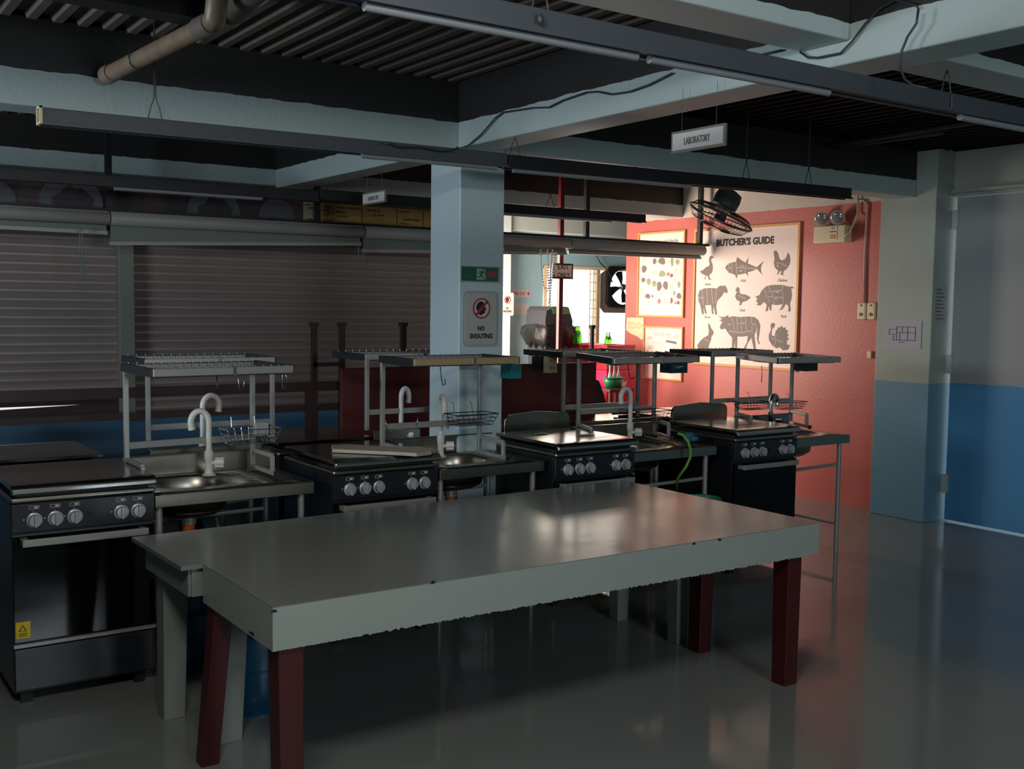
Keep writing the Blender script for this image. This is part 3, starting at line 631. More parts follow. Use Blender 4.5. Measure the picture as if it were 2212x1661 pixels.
SIL = {
'fish': [(868,605),(885,580),(920,562),(960,553),(968,517),(1000,540),(1030,560),(1036,560),(1062,520),(1054,568),(1110,592),(1130,600),(1150,580),(1187,550),(1170,580),(1163,605),(1165,640),(1182,665),(1155,640),(1130,612),(1100,628),(1052,644),(1060,672),(1036,650),(1000,658),(970,662),(963,695),(950,662),(900,645)],
'chicken': [(1270,470),(1285,460),(1298,475),(1308,500),(1315,530),(1335,545),(1362,532),(1378,505),(1384,478),(1400,500),(1406,540),(1400,575),(1385,600),(1370,620),(1350,632),(1345,655),(1355,665),(1325,663),(1332,632),(1318,632),(1310,655),(1288,662),(1302,650),(1305,628),(1280,605),(1270,570),(1277,530),(1272,500)],
'goose': [(743,512),(756,503),(774,522),(758,528),(752,545),(765,575),(768,610),(760,645),(737,665),(742,690),(760,705),(735,700),(722,668),(712,672),(704,700),(698,700),(708,668),(680,655),(660,635),(690,620),(710,600),(735,590),(742,572),(734,540)],
'sheep': [(645,830),(660,790),(700,773),(760,770),(800,775),(825,752),(872,752),(889,790),(885,815),(860,805),(840,840),(805,875),(795,920),(802,990),(787,990),(775,918),(770,960),(774,985),(760,985),(753,910),(702,915),(718,983),(705,983),(687,920),(694,987),(678,987),(665,915),(650,880)],
'duck': [(953,790),(970,760),(988,775),(985,805),(1000,820),(1040,825),(1080,850),(1050,875),(1010,888),(1002,912),(984,912),(992,885),(965,870),(950,840),(966,805)],
'pig': [(1120,840),(1150,830),(1175,785),(1210,755),(1260,745),(1340,745),(1395,760),(1420,758),(1438,772),(1412,775),(1419,820),(1415,860),(1402,900),(1409,960),(1388,968),(1392,920),(1370,900),(1342,945),(1315,955),(1332,928),(1345,905),(1290,912),(1252,905),(1249,955),(1235,955),(1230,912),(1218,962),(1202,962),(1212,910),(1190,885),(1160,915),(1127,912),(1140,895),(1123,880),(1135,865)],
'cow': [(812,998),(835,1010),(868,1008),(893,993),(898,1014),(930,1003),(990,1010),(1060,1005),(1110,1010),(1142,1035),(1159,1080),(1150,1150),(1142,1200),(1156,1228),(1145,1233),(1130,1190),(1135,1120),(1130,1090),(1110,1160),(1122,1275),(1105,1275),(1085,1180),(1052,1230),(1037,1275),(1020,1275),(1050,1215),(1055,1165),(1010,1172),(970,1170),(966,1275),(950,1275),(950,1190),(940,1275),(925,1275),(927,1180),(900,1150),(870,1105),(835,1112),(824,1092),(845,1050),(820,1035),(844,1028)],
'turkey': [(1243,1073),(1260,1055),(1280,1067),(1275,1090),(1255,1110),(1250,1158),(1275,1170),(1287,1120),(1300,1112),(1305,1092),(1320,1100),(1332,1080),(1345,1098),(1365,1095),(1367,1115),(1388,1122),(1378,1142),(1392,1160),(1380,1172),(1393,1195),(1375,1205),(1378,1235),(1403,1242),(1385,1280),(1345,1285),(1320,1258),(1292,1268),(1255,1240),(1230,1200),(1228,1160),(1247,1110)],
'rabbit': [(735,1058),(745,1080),(752,1100),(774,1130),(770,1155),(757,1165),(752,1200),(735,1240),(732,1270),(645,1272),(640,1240),(665,1205),(700,1175),(730,1160),(735,1122),(728,1080)]}
for k, p in SIL.items():
    mb = MB(); rwpoly(mb, [C6(*q) for q in p], .008, .0095); mb.build(k+'_silhouette', m_sil, t)
cuts = [((900,565),(895,645)),((925,560),(925,655)),((960,555),(965,660)),((965,603),(1120,610)),((1040,575),(1035,645)),
        ((680,780),(690,915)),((720,772),(725,915)),((755,772),(770,900)),((800,780),(790,900)),((640,850),(700,850)),
        ((1190,780),(1240,890)),((1225,755),(1270,840)),((1200,840),(1345,850)),((1345,750),(1350,900)),((1270,840),(1275,905)),((1220,800),(1350,790)),
        ((925,1010),(950,1120)),((965,1010),(975,1130)),((1000,1010),(1005,1140)),((1040,1010),(1045,1140)),((1085,1010),(1095,1150)),((900,1125),(1000,1140)),((1000,1140),(1100,1120)),((1120,1060),(1135,1180)),
        ((1290,560),(1380,590)),((1300,600),(1350,560)),((1250,1180),(1350,1220)),((1290,1150),(1280,1240)),((975,830),(1040,860)),((700,1190),(735,1210))]
for (a, b) in cuts:
    mb = MB(); A, B = C6(*a), C6(*b); dx, dz = B[0]-A[0], B[1]-A[1]; L = math.hypot(dx, dz); ox, oz = -dz/L*.0035, dx/L*.0035
    rwpoly(mb, [(A[0]+ox,A[1]+oz),(B[0]+ox,B[1]+oz),(B[0]-ox,B[1]-oz),(A[0]-ox,A[1]-oz)], .0095, .0105); mb.build('cut_line', m_sil2, t)
for (x_, y_) in ((1300,805),(1285,860),(905,1070),(975,1065),(1020,1060),(1100,1070),(905,605),(1010,590),(1000,630),(1310,585)):
    A = C6(x_, y_); mb = MB(); rwpoly(mb, [(A[0]-.02,A[1]-.006),(A[0]+.02,A[1]-.004),(A[0]+.02,A[1]+.006),(A[0]-.02,A[1]+.004)], .0095, .0105); mb.build('cut_label', m_sil2, t)
mb = MB()
a = onx(1549, 524, RX); b = onx(1674, 516, RX); zz = (a.z+b.z)/2+.0
text(mb, "BUTCHER'S GUIDE", (RX, (a.y+b.y)/2, C6(1040, 386)[1]), RU, ZU, RN, w=a.y-b.y, h=.072, d=.0095, bold=.045)
mb.build('title', m_ink, t)
mb = MB()
for s_, x_, y_ in (('Fish',1018,710),('Chicken',1340,707),('Goose',725,738),('Sheep',722,1012),('Duck',1012,953),('Pork',1350,1004)):
    q = C6(x_, y_); mb = MB(); text(mb, s_, (RX, -q[0], q[1]), RU, ZU, RN, h=.026, w=.014*len(s_)+.012, d=.0095, shear=.3); mb.build('caption', m_sil, t)
C2 = lambda x, y: rw(1380+x/5.533, 490+y/5.533)
t = thing('vegetable_poster', 'framed Vegetables and Herbs poster left of the butcher poster', 'poster', (RX, 8.2, 1.56))
frame_rect(t, 7.845, 8.545, 1.555, 2.42, .018)
mb = MB(); q = C2(275, 180); text(mb, 'Vegetables and Herbs', (RX, -q[0], q[1]), RU, ZU, RN, w=.50, h=.05, d=.0095); mb.build('title', m_sil, t)
veg = [(70,370,14,45,0),(195,412,22,35,1),(285,410,42,42,1),(355,420,18,25,2),(405,420,18,50,3),(470,420,25,32,3),(70,505,30,42,1),(195,550,28,25,2),(285,560,38,42,3),(358,565,18,25,4),(398,582,18,25,5),(455,520,14,25,2),(505,540,10,35,2),(60,635,22,28,1),(125,655,25,38,3),(190,680,26,35,3),(250,710,30,55,1),(328,700,30,52,1),(390,715,24,32,2),(435,640,16,25,2),(487,690,18,35,3),(55,765,16,32,2),(115,828,30,30,1),(170,828,12,14,1),(430,790,14,28,3),(487,825,28,40,1),(125,900,16,18,2),(250,890,20,28,4),(320,885,18,32,2),(398,880,14,38,5),(445,910,12,16,4),(478,905,16,26,5),(275,790,18,14,2),(330,795,20,12,2)]
vc = [m_sil2, m_sil, mat('veg_pale', (196,184,158), .6), mat('veg_green', (136,140,112), .6), mat('veg_red', (206,104,98), .6), mat('veg_plum', (132,80,76), .6)]
for (x_, y_, rx_, ry_, c_) in veg:
    ph = rnd.uniform(0, 6); pts = [C2(x_+rx_*math.cos(a)*(1+.16*math.sin(3*a+ph)), y_+ry_*math.sin(a)*(1+.12*math.cos(2*a+ph))) for a in [2*math.pi*i/14 for i in range(14)]]
    mb = MB(); rwpoly(mb, pts, .008, .0095); mb.build('vegetable_picture', vc[c_] if c_ else vc[2], t)
t = thing('knife_poster', 'framed knife diagram poster below the vegetable poster', 'poster', (RX, 8.15, .95))
ky0, ky1, kz1 = onx(1478, 704, RX).y, onx(1393, 705, RX).y, onx(1435, 705, RX).z
frame_rect(t, ky0, ky1, .92, kz1, .016)
mb = MB(); rwpoly(mb, [C2(*p) for p in ((330,1358),(345,1352),(400,1362),(440,1368),(460,1382),(452,1408),(440,1400),(400,1392),(335,1380))], .008, .0095); mb.build('handle_picture', m_sil, t)
mb = MB(); rwpoly(mb, [C2(*p) for p in ((328,1360),(320,1415),(240,1405),(180,1385),(140,1352),(200,1362))], .008, .0095)
mb.build('blade_picture', mat('blade_print', (214,196,184), .5), t)
mb = MB()
for (x0_, y0_, k_) in ((110,1222,1),(115,1312,3),(190,1270,3),(262,1265,4),(330,1280,4),(425,1295,4),(120,1425,3),(420,1450,3),(205,1500,3)):
    for j in range(k_):
        w_ = 130 if k_ == 1 else 55
        A = C2(x0_, y0_+j*13); B = C2(x0_+w_, y0_+j*13-1); rwpoly(mb, [(A[0],A[1]-.003),(B[0],B[1]-.003),(B[0],B[1]+.003),(A[0],A[1]+.003)], .008, .0092)
mb.build('notes', m_sil2, t)
t = thing('exit_paper', 'curled pale yellow paper with reversed letters at the end of the red wall', 'notice', (RX, 8.6, 1.3))
pp = [(1355,686),(1391,686),(1391,728),(1387,735),(1378,727),(1362,720),(1353,712)]
mb = MB(); rwpoly(mb, [rw(*p) for p in pp], .001, .004); mb.build('sheet', mat('paper_yellow', (226,206,164), .6), t)
mb = MB(); q = rw(1373, 703); text(mb, 'TDO•', (RX, -q[0], q[1]), RU, ZU, RN, w=.26, h=.07, d=.005); mb.build('lettering', mat('faded_tan', (200,164,122), .6), t)
# emergency light
t = thing('emergency_light', 'cream emergency light box with two round lamps on the red wall', 'emergency light', (RX, 6.0, 2.2))
MB().box((RX-.095, 5.86, 2.215), (RX, 6.19, 2.36)).build('body', m_cream, t, bevel=.01)
for yy, nm in ((6.13, 0), (5.96, 1)):
    c = Vector((RX-.075, yy, 2.425)); d_ = Vector((-.72, -.45, -.35)).normalized()
    MB().tube([c-d_*.02, (RX-.06, yy-.01, 2.375), (RX-.05, yy-.01, 2.355)], .008, 6).build('bracket', m_sign, t)
    hd = MB().lathe([(.02,-.05),(.05,-.03),(.062,0),(.064,.012)], c, 20, d_).build('lamp_head', m_sign, t, smooth='auto')
    MB().lathe([(.058,.008),(.045,.018),(.0,.024)], c, 20, d_).build('lamp_lens', m_lens, hd, smooth=True)
MB().box((RX-.099, 5.94, 2.24), (RX-.095, 6.02, 2.35)).build('label_plate', m_paper, t)
MB().box((RX-.101, 5.955, 2.245), (RX-.099, 6.01, 2.285)).build('warning_label', mat('label_yellow', (190,150,40), .5), t)
mb = MB()
for k in range(3): mb.box((RX-.101, 5.95+k*.024, 2.300), (RX-.099, 5.963+k*.024, 2.312))
text(mb, 'LED', (RX-.099, 5.98, 2.335), RU, ZU, RN, h=.014, w=.04, d=.002); mb.build('print', m_ink, t)
tag(MB().tube([(RX-.09,5.87,2.26),(RX-.07,5.83,2.30),(RX-.05,5.79,2.40),(RX-.02,5.80,2.45),(RX-.02,5.80,2.62)], .007, 6).build('cable', m_cream, smooth=True), 'cream cable rising from the emergency light', 'cable')
t = thing('conduit', 'slim cream conduit running down the red wall to the sockets', 'conduit', (RX, 5.7, 1.7))
ys = onx(1868, 600, RX).y
MB().tube([(RX-.012, ys-.01, 1.71), (RX-.012, ys-.0, 2.1), (RX-.012, ys-.01, 2.52), (RX-.012, ys+.03, 2.555), (RX-.012, ys+.12, 2.56)], .009, 8).build('pipe', mat('conduit_cream', (190,160,138), .5), t, smooth=True)
for k, px in enumerate((1865, 1886)):
    q = onx(px, 672, RX); lab = ['left', 'right'][k]
    t = thing('wall_socket', f'cream wall socket at the foot of the conduit, {lab} of two', 'socket', (RX, q.y, q.z), 'sockets on the red wall')
    MB().box((RX-.03, q.y-.042, q.z-.072), (RX, q.y+.042, q.z+.072)).build('body', m_cream, t, bevel=.012)
    mb = MB().box((RX-.032, q.y-.01, q.z+.04), (RX-.03, q.y+.006, q.z+.055)).box((RX-.032, q.y-.02, q.z-.035), (RX-.03, q.y-.012, q.z-.02)).box((RX-.032, q.y-.002, q.z-.025), (RX-.03, q.y+.004, q.z-.01)); mb.build('slots', m_ink, t)
    MB().lathe([(.012,0),(.013,.012),(.008,.016)], (RX-.03, q.y+.012, q.z-.03), 12, (-1,0,0)).build('plug', m_white, t, smooth='auto')
q = onx(1880, 766, RX); tag(MB().box((RX-.02, q.y-.02, q.z-.03), (RX, q.y+.02, q.z+.03)).build('wall_switch', m_cream, bevel=.004), 'small cream switch low on the red wall beside the column', 'switch')
# plans on the column
PXP = 7.359
a, b = onx(1911, 692, PXP), onx(1989, 754, PXP)
t = thing('floor_plan_sheet', 'laminated floor plan sheet on the right column', 'notice', (PXP, a.y, b.z))
MB().box((PXP-.004, b.y, b.z), (PXP, a.y, a.z)).build('sheet', mat('laminate', (176,172,180), .25), t)
mb = MB(); yc, zc = (a.y+b.y)/2, (a.z+b.z)/2
def ln(y0, z0, y1, z1, w=.004): mb.box((PXP-.006, yc+min(y0,y1)-w/2, zc+min(z0,z1)-w/2), (PXP-.004, yc+max(y0,y1)+w/2, zc+max(z0,z1)+w/2))
for (y0, z0, y1, z1) in ((.05,.06,-.12,.06),(.05,.06,.05,-.045),(.05,.015,-.12,.015),(-.12,.06,-.12,-.045),(.08,-.045,-.12,-.045),(.08,-.045,.08,-.005),(.12,.04,.05,.04),(.12,.04,.12,.0),(.12,0,.05,0),(.0,.06,.0,.015),(-.05,.06,-.05,-.045),(.02,.015,.02,-.045),(-.02,-.06,.03,-.06)): ln(y0, z0, y1, z1)
mb.build('plan_lines', m_ink, t)
a, b = ony(2018, 615, 5.019), ony(2044, 700, 5.019)
t = thing('notice_sheet', 'narrow printed notice on the side of the right column near the door', 'notice', (a.x, 5.02, b.z))
MB().box((a.x, 5.015, b.z), (min(b.x, 7.57), 5.019, a.z)).build('sheet', mat('notice_pale', (150,158,158), .5), t)
mb = MB()
for k in range(9): mb.box((a.x+.025, 5.0135, a.z-.04-k*.028), (a.x+.1+(k%3)*.02, 5.015, a.z-.034-k*.028))
mb.build('print', m_ink, t)

# ------------------------------------------------------------------ hanging battens, signs, fan, cables
def batten(x0, x1, y, z, lab, m, tubes, grp='ceiling light battens', rz=(0,0)):
    t = thing('light_batten', lab, 'light fixture', ((x0+x1)/2, y, z), grp)
    ya, yb = y+rz[0], y+rz[1]
    w, h = .05, .07
    mb = MB().hexa([(x0,ya-w/2),(x1,yb-w/2),(x1,yb+w/2),(x0,ya+w/2)], z+.006, z+h)
    mb.build('housing', m, t, bevel=.003)
    mb = MB()
    mb.hexa([(x0,ya-w/2-.012),(x1,yb-w/2-.012),(x1,yb-w/2),(x0,ya-w/2)], z, z+.010).hexa([(x0,ya+w/2),(x1,yb+w/2),(x1,yb+w/2+.012),(x0,ya+w/2+.012)], z, z+.010)
    mb.build('lip', m, t)
    for (a, b) in tubes:
        fa, fb = (a-x0)/(x1-x0), (b-x0)/(x1-x0); y0, y1 = ya+(yb-ya)*fa, ya+(yb-ya)*fb
        MB().tube([(a,y0,z-.004),(b,y1,z-.004)], .014, 10).build('tube', m_tube, t, smooth='auto')
    return t
z1 = ony(500, 305, 4.62).z
batten(.93, 3.15, 4.70, 2.365, 'grey light batten left half of the row over the sinks', m_fix, [(2.35,3.1)], rz=(.1,-.02))
batten(3.16, 5.72, 4.70, 2.36, 'black light batten right half of the row over the sinks', m_fixd, [(3.2,4.4)], rz=(-.02,-.16))
mb = MB().box((.925,4.77,2.37), (.931,4.83,2.45)); 
tag(MB().box((.918,4.765,2.368), (.929,4.835,2.376)).box((.918,4.765,2.376), (.929,4.773,2.44)).box((.918,4.827,2.376), (.929,4.835,2.44)).box((.918,4.765,2.432),(.929,4.835,2.44)).build('batten_end_cap', m_cream), 'pale open end cap of the grey light batten', 'end cap')
zb = 2.385
batten(.2, 3.6, 2.44, zb, 'nearest grey light batten crossing the top of the view', m_fix, [(1.22,2.1),(2.15,2.95)])
batten(3.61, 6.2, 2.44, zb, 'nearest light batten continuing toward the right wall', m_fix, [(3.3+.4,4.9)])
batten(-.5, 3.1, 6.9, 2.345, 'black light batten in front of the food banner', m_fixd, [(1.75,2.7)])
batten(3.11, 6.06, 6.9, 2.36, 'black light batten behind the pillar ending near the fan', m_fixd, [(4.6,5.7)])
def cable(pts, lab, m=m_cable, r=.0042, name='cable', cat='cable'):
    return tag(MB().tube(pts, r, 6).build(name, m, smooth=True), lab, cat)
def onP(pts, plane, c): return [ {'x': onx, 'y': ony, 'z': onz}[plane](p[0], p[1], c) for p in pts]
# hanger wires (twisted, inverted V)
def vhang(x, y, ztop, zbot, lab, sp=.03):
    t = thing('hanger_wire', lab, 'wire', (x, y, zbot), 'wires holding the light battens'); r = .0026
    for s in (-1, 1): MB().tube([(x, y, ztop), (x+s*.004, y, zbot+.09), (x+s*sp*.6, y, zbot+.05), (x+s*sp, y, zbot)], r, 5).build('strand', m_cable, t)
vhang(ony(335,240,4.77).x, 4.77, 2.86, 2.435, 'twisted wire from the dirty pipe to the grey batten')
vhang(3.22, 4.69, 2.60, 2.43, 'forked wire on the concrete beam above the batten joint', .035)
vhang(ony(1752,380,4.55).x, 4.57, 2.86, 2.43, 'forked wire near the right end of the black batten')
vhang(ony(1612,370,4.60).x, 4.60, 2.86, 2.43, 'thin wire hanging the black batten above the fan')
vhang(ony(1167,30,2.44).x, 2.44, 2.87, 2.45, 'wire with lumpy tape holding the nearest batten')
vhang(ony(2045,180,2.44).x, 2.44, 2.53, 2.45, 'forked wire under the beam crossing at the right')
vhang(5.08, 6.9, 2.87, 2.425, 'frayed wire hanging the batten left of the red post', .04)
tag(MB().ell(onP([(1167,41)],'y',2.40)[0], (.010,.008,.015)).build('tape_lump', m_cable, smooth=True), 'grey tape lump on the nearest batten', 'tape')
BX = 3.165
cable(onP([(975,326),(1010,315),(1040,290),(1070,255),(1085,243),(1150,233),(1185,232),(1215,217),(1265,200),(1290,198),(1320,204),(1360,198),(1400,184),(1452,158)], 'x', BX), 'black cable pinned along the concrete beam above the pillar')
cable(onP([(1615,128),(1650,117),(1690,108)], 'x', BX), 'short black cable on the beam behind the nearest batten')
cable(onP([(1728,112),(1745,124),(1765,125),(1815,115),(1840,90),(1870,50),(1900,18),(1935,0),(1980,12),(1984,20)], 'x', BX), 'long drooping cable on the concrete beam at top right')
cable(onP([(1984,20),(1980,50),(1960,80),(1948,110),(1945,150),(1955,172),(1975,185),(2003,190)], 'x', 3.12), 'looping cable hanging from the beam to the nearest batten')
cable(onP([(830,310),(845,308),(858,316),(880,318),(910,318),(950,326),(975,326),(990,318)], 'y', 4.65), 'thin cable lying along the grey batten beside the pillar', r=.004)
cable(onP([(1310,368),(1340,362),(1375,361),(1395,375),(1440,380),(1510,384)], 'y', 4.66), 'thin cable lying along the black batten', r=.003)
c_ = ony(1573,118,2.44); tag(MB().tube([(c_.x+.018*math.cos(a), 2.44, c_.z+.018*math.sin(a)) for a in [2*math.pi*k/16 for k in range(16)]], .004, 6, True).build('ring_hook', m_white, smooth=True), 'small white ring hook on top of the nearest batten', 'hook')
# LABORATORY signs
def labsign(x, p0, p1, ph, lab, ztop, m=m_sign):
    a = onx(*p0, x); b = onx(*p1, x); yc = (a.y+b.y)/2; w = a.y-b.y; zc = (a.z+b.z)/2
    t = thing('laboratory_sign', lab, 'sign', (x, yc, zc-ph/2))
    MB().box((x, yc-w/2, zc-ph/2), (x+.012, yc+w/2, zc+ph/2)).build('frame', mat('sign_frame_olive', (110,112,96), .5), t)
    MB().box((x-.002, yc-w/2+.01, zc-ph/2+.01), (x, yc+w/2-.01, zc+ph/2-.01)).build('board', m, t)
    mb = MB(); text(mb, 'LABORATORY', (x-.002, yc, zc-.002), RU, ZU, RN, w=w*.48, h=ph*.34, d=.002); mb.build('lettering', mat('faded_ink', (84,82,80), .6), t)
    for s in (-1, 1): MB().tube([(x+.006, yc+s*w*.32, zc+ph/2), (x+.006, yc+s*w*.32, ztop)], .0012, 4).build('string', m_cable, t)
labsign(3.14, (1450,308), (1566,291), .088, 'hanging LABORATORY sign in front of the near concrete beam', 2.56)
labsign(3.30, (783,431), (832,423), .08, 'distant hanging LABORATORY sign left of the pillar', 2.53)
# fan on the ceiling
fc = ony(1554, 474, 5.75); mo = ony(1568, 438, 5.75)
t = thing('orbit_fan', 'caged orbit fan tilted down under the ceiling before the red wall', 'fan', (mo.x, 5.75, 2.87))
dn = (right*(-.42)+down*.9+fwd*.08).normalized()
MB().lathe([(.04,-.10),(.09,-.08),(.10,-.03),(.095,.03),(.06,.06)], mo, 20, dn).build('motor', m_fang, t, smooth='auto')
MB().box((mo.x-.07, 5.70, 2.60), (mo.x+.07, 5.80, 2.66)).build('gearbox', m_fang, t, bevel=.01)
MB().tube([(mo.x, 5.75, 2.88), (mo.x, 5.75, 2.66)], .02, 10).build('rod', m_fang, t)
MB().tube([(mo.x, 5.75, 2.60), mo+Vector((0,0,.06)), mo-dn*.08], .018, 8).build('yoke', m_fang, t, smooth=True)
RF = .245; u_ = (right-dn*right.dot(dn)).normalized(); v_ = dn.cross(u_)
cg = fc+dn*(-.02)
def ring(r, h, rad): return MB().tube([cg+dn*h+(u_*math.cos(a)+v_*math.sin(a))*r for a in [2*math.pi*k/36 for k in range(36)]], rad, 6, True)
g = ring(RF, 0, .009).build('rim', m_fang, t, smooth=True)
mb = MB()
for k in range(44):
    a = 2*math.pi*k/44; e = u_*math.cos(a)+v_*math.sin(a)
    mb.tube([cg+dn*.085+e*.04, cg+dn*.08+e*.12, cg+dn*.06+e*.20, cg+e*RF], .0013, 4, caps=False)
    mb.tube([cg-dn*.06+e*.05, cg-dn*.055+e*.14, cg-dn*.04+e*.21, cg+e*RF], .0018, 4, caps=False)
mb.build('cage_wires', m_fanw, t); ring(.12, .08, .003).build('cage_ring', m_fanw, t); MB().lathe([(.045,.083),(.045,.092),(.0,.095)], cg, 20, dn).build('badge', m_fanw, t)
mb = MB()
for k in range(3):
    a = k*2*math.pi/3+.3; P = []
    for r, da in ((.03,-.5),(.10,-.62),(.18,-.55),(.215,-.2),(.2,.25),(.12,.3),(.03,.4)): P.append((r*math.cos(a+da), r*math.sin(a+da)))
    mb.prism(P, cg, u_, v_, dn, -.004, .004)
mb.build('blades', mat('fan_blade_smoke', (70,68,66), .2, trans=.5), t); MB().lathe([(.04,-.03),(.045,.03),(.0,.04)], cg, 16, dn).build('hub', m_fang, t, smooth='auto')
# dirty plastic pipe, fittings and dark channel top left
p0, p1 = ony(236, 160, 5.10), onz(452, 52, ony(236, 160, 5.10).z+.02)
t = thing('drain_pipe', 'dirty beige plastic pipe hung below the corrugated ceiling', 'pipe', p0)
dp = (p1-p0).normalized()
MB().tube([p0, p1], .036, 16).build('pipe', m_pipe, t, smooth='auto')
MB().tube([p0-dp*.03, p0+dp*.05], .042, 16).build('end_coupling', m_pipe, t, smooth='auto'); MB().tube([p0-dp*.06, p0-dp*.03], .03, 12).build('end_plug', m_pipe, t, smooth='auto')
MB().tube([p1-dp*.09, p1+dp*.02], .043, 16).build('elbow_coupling', mat('pipe_joint', (96,84,76), .5), t, smooth='auto')
MB().tube([p1, p1+dp*.05+Vector((0,0,.01)), p1+dp*.07+Vector((0,0,.08)), p1+dp*.07+Vector((0,0,.14))], .040, 14).build('elbow', m_pipe, t, smooth=True)
pm = p0+(p1-p0)*.33; MB().tube([pm+Vector((.041*math.cos(a), 0, .041*math.sin(a))) for a in [2*math.pi*k/16 for k in range(16)]], .003, 5, True).build('wire_tie', m_cable, t)
q0, q1 = onz(490, 30, 2.80), onz(590, -60, 2.80)
t = thing('waste_pipe', 'wide grey pipe end above the beige pipe', 'pipe', q0)
dq = (q1-q0).normalized(); MB().tube([q0, q1], .055, 18).build('pipe', mat('pipe_grey', (78,74,66), .5), t, smooth='auto'); MB().tube([q0, q0+dq*.05], .062, 18).build('coupling', m_pipe, t, smooth='auto')
a = onz(150, -30, 2.78); b = onz(455, 30, 2.78)
t = thing('ceiling_channel', 'dark steel channel under the corrugated ceiling at top left', 'channel', a)
MB().bar(a+(a-b)*.6, b, .14, .09).build('channel', m_black, t)
MB().box((b.x-.02, b.y-.02, 2.82), (b.x+.02, b.y+.02, 2.876)).build('hanger', m_black, t); MB().box((a.x-.02, a.y-.02, 2.82), (a.x+.02, a.y+.02, 2.876)).build('hanger', m_black, t)
# dark pipes at the right of the ceiling
def cpipe(pa, pb, lab, r=.022):
    a, b = onz(*pa, 2.83), onz(*pb, 2.83); return tag(MB().tube([a, b], r, 10).build('ceiling_pipe', m_blk2, smooth='auto'), lab, 'pipe')
cpipe((1600,345), (2210,245), 'dark pipe across the black ceiling at the right')
cpipe((1660,337), (2040,283), 'lower dark pipe across the black ceiling at the right')
cpipe((1110,420), (1290,390), 'pale thin pipe under the ceiling behind the pillar', .012)

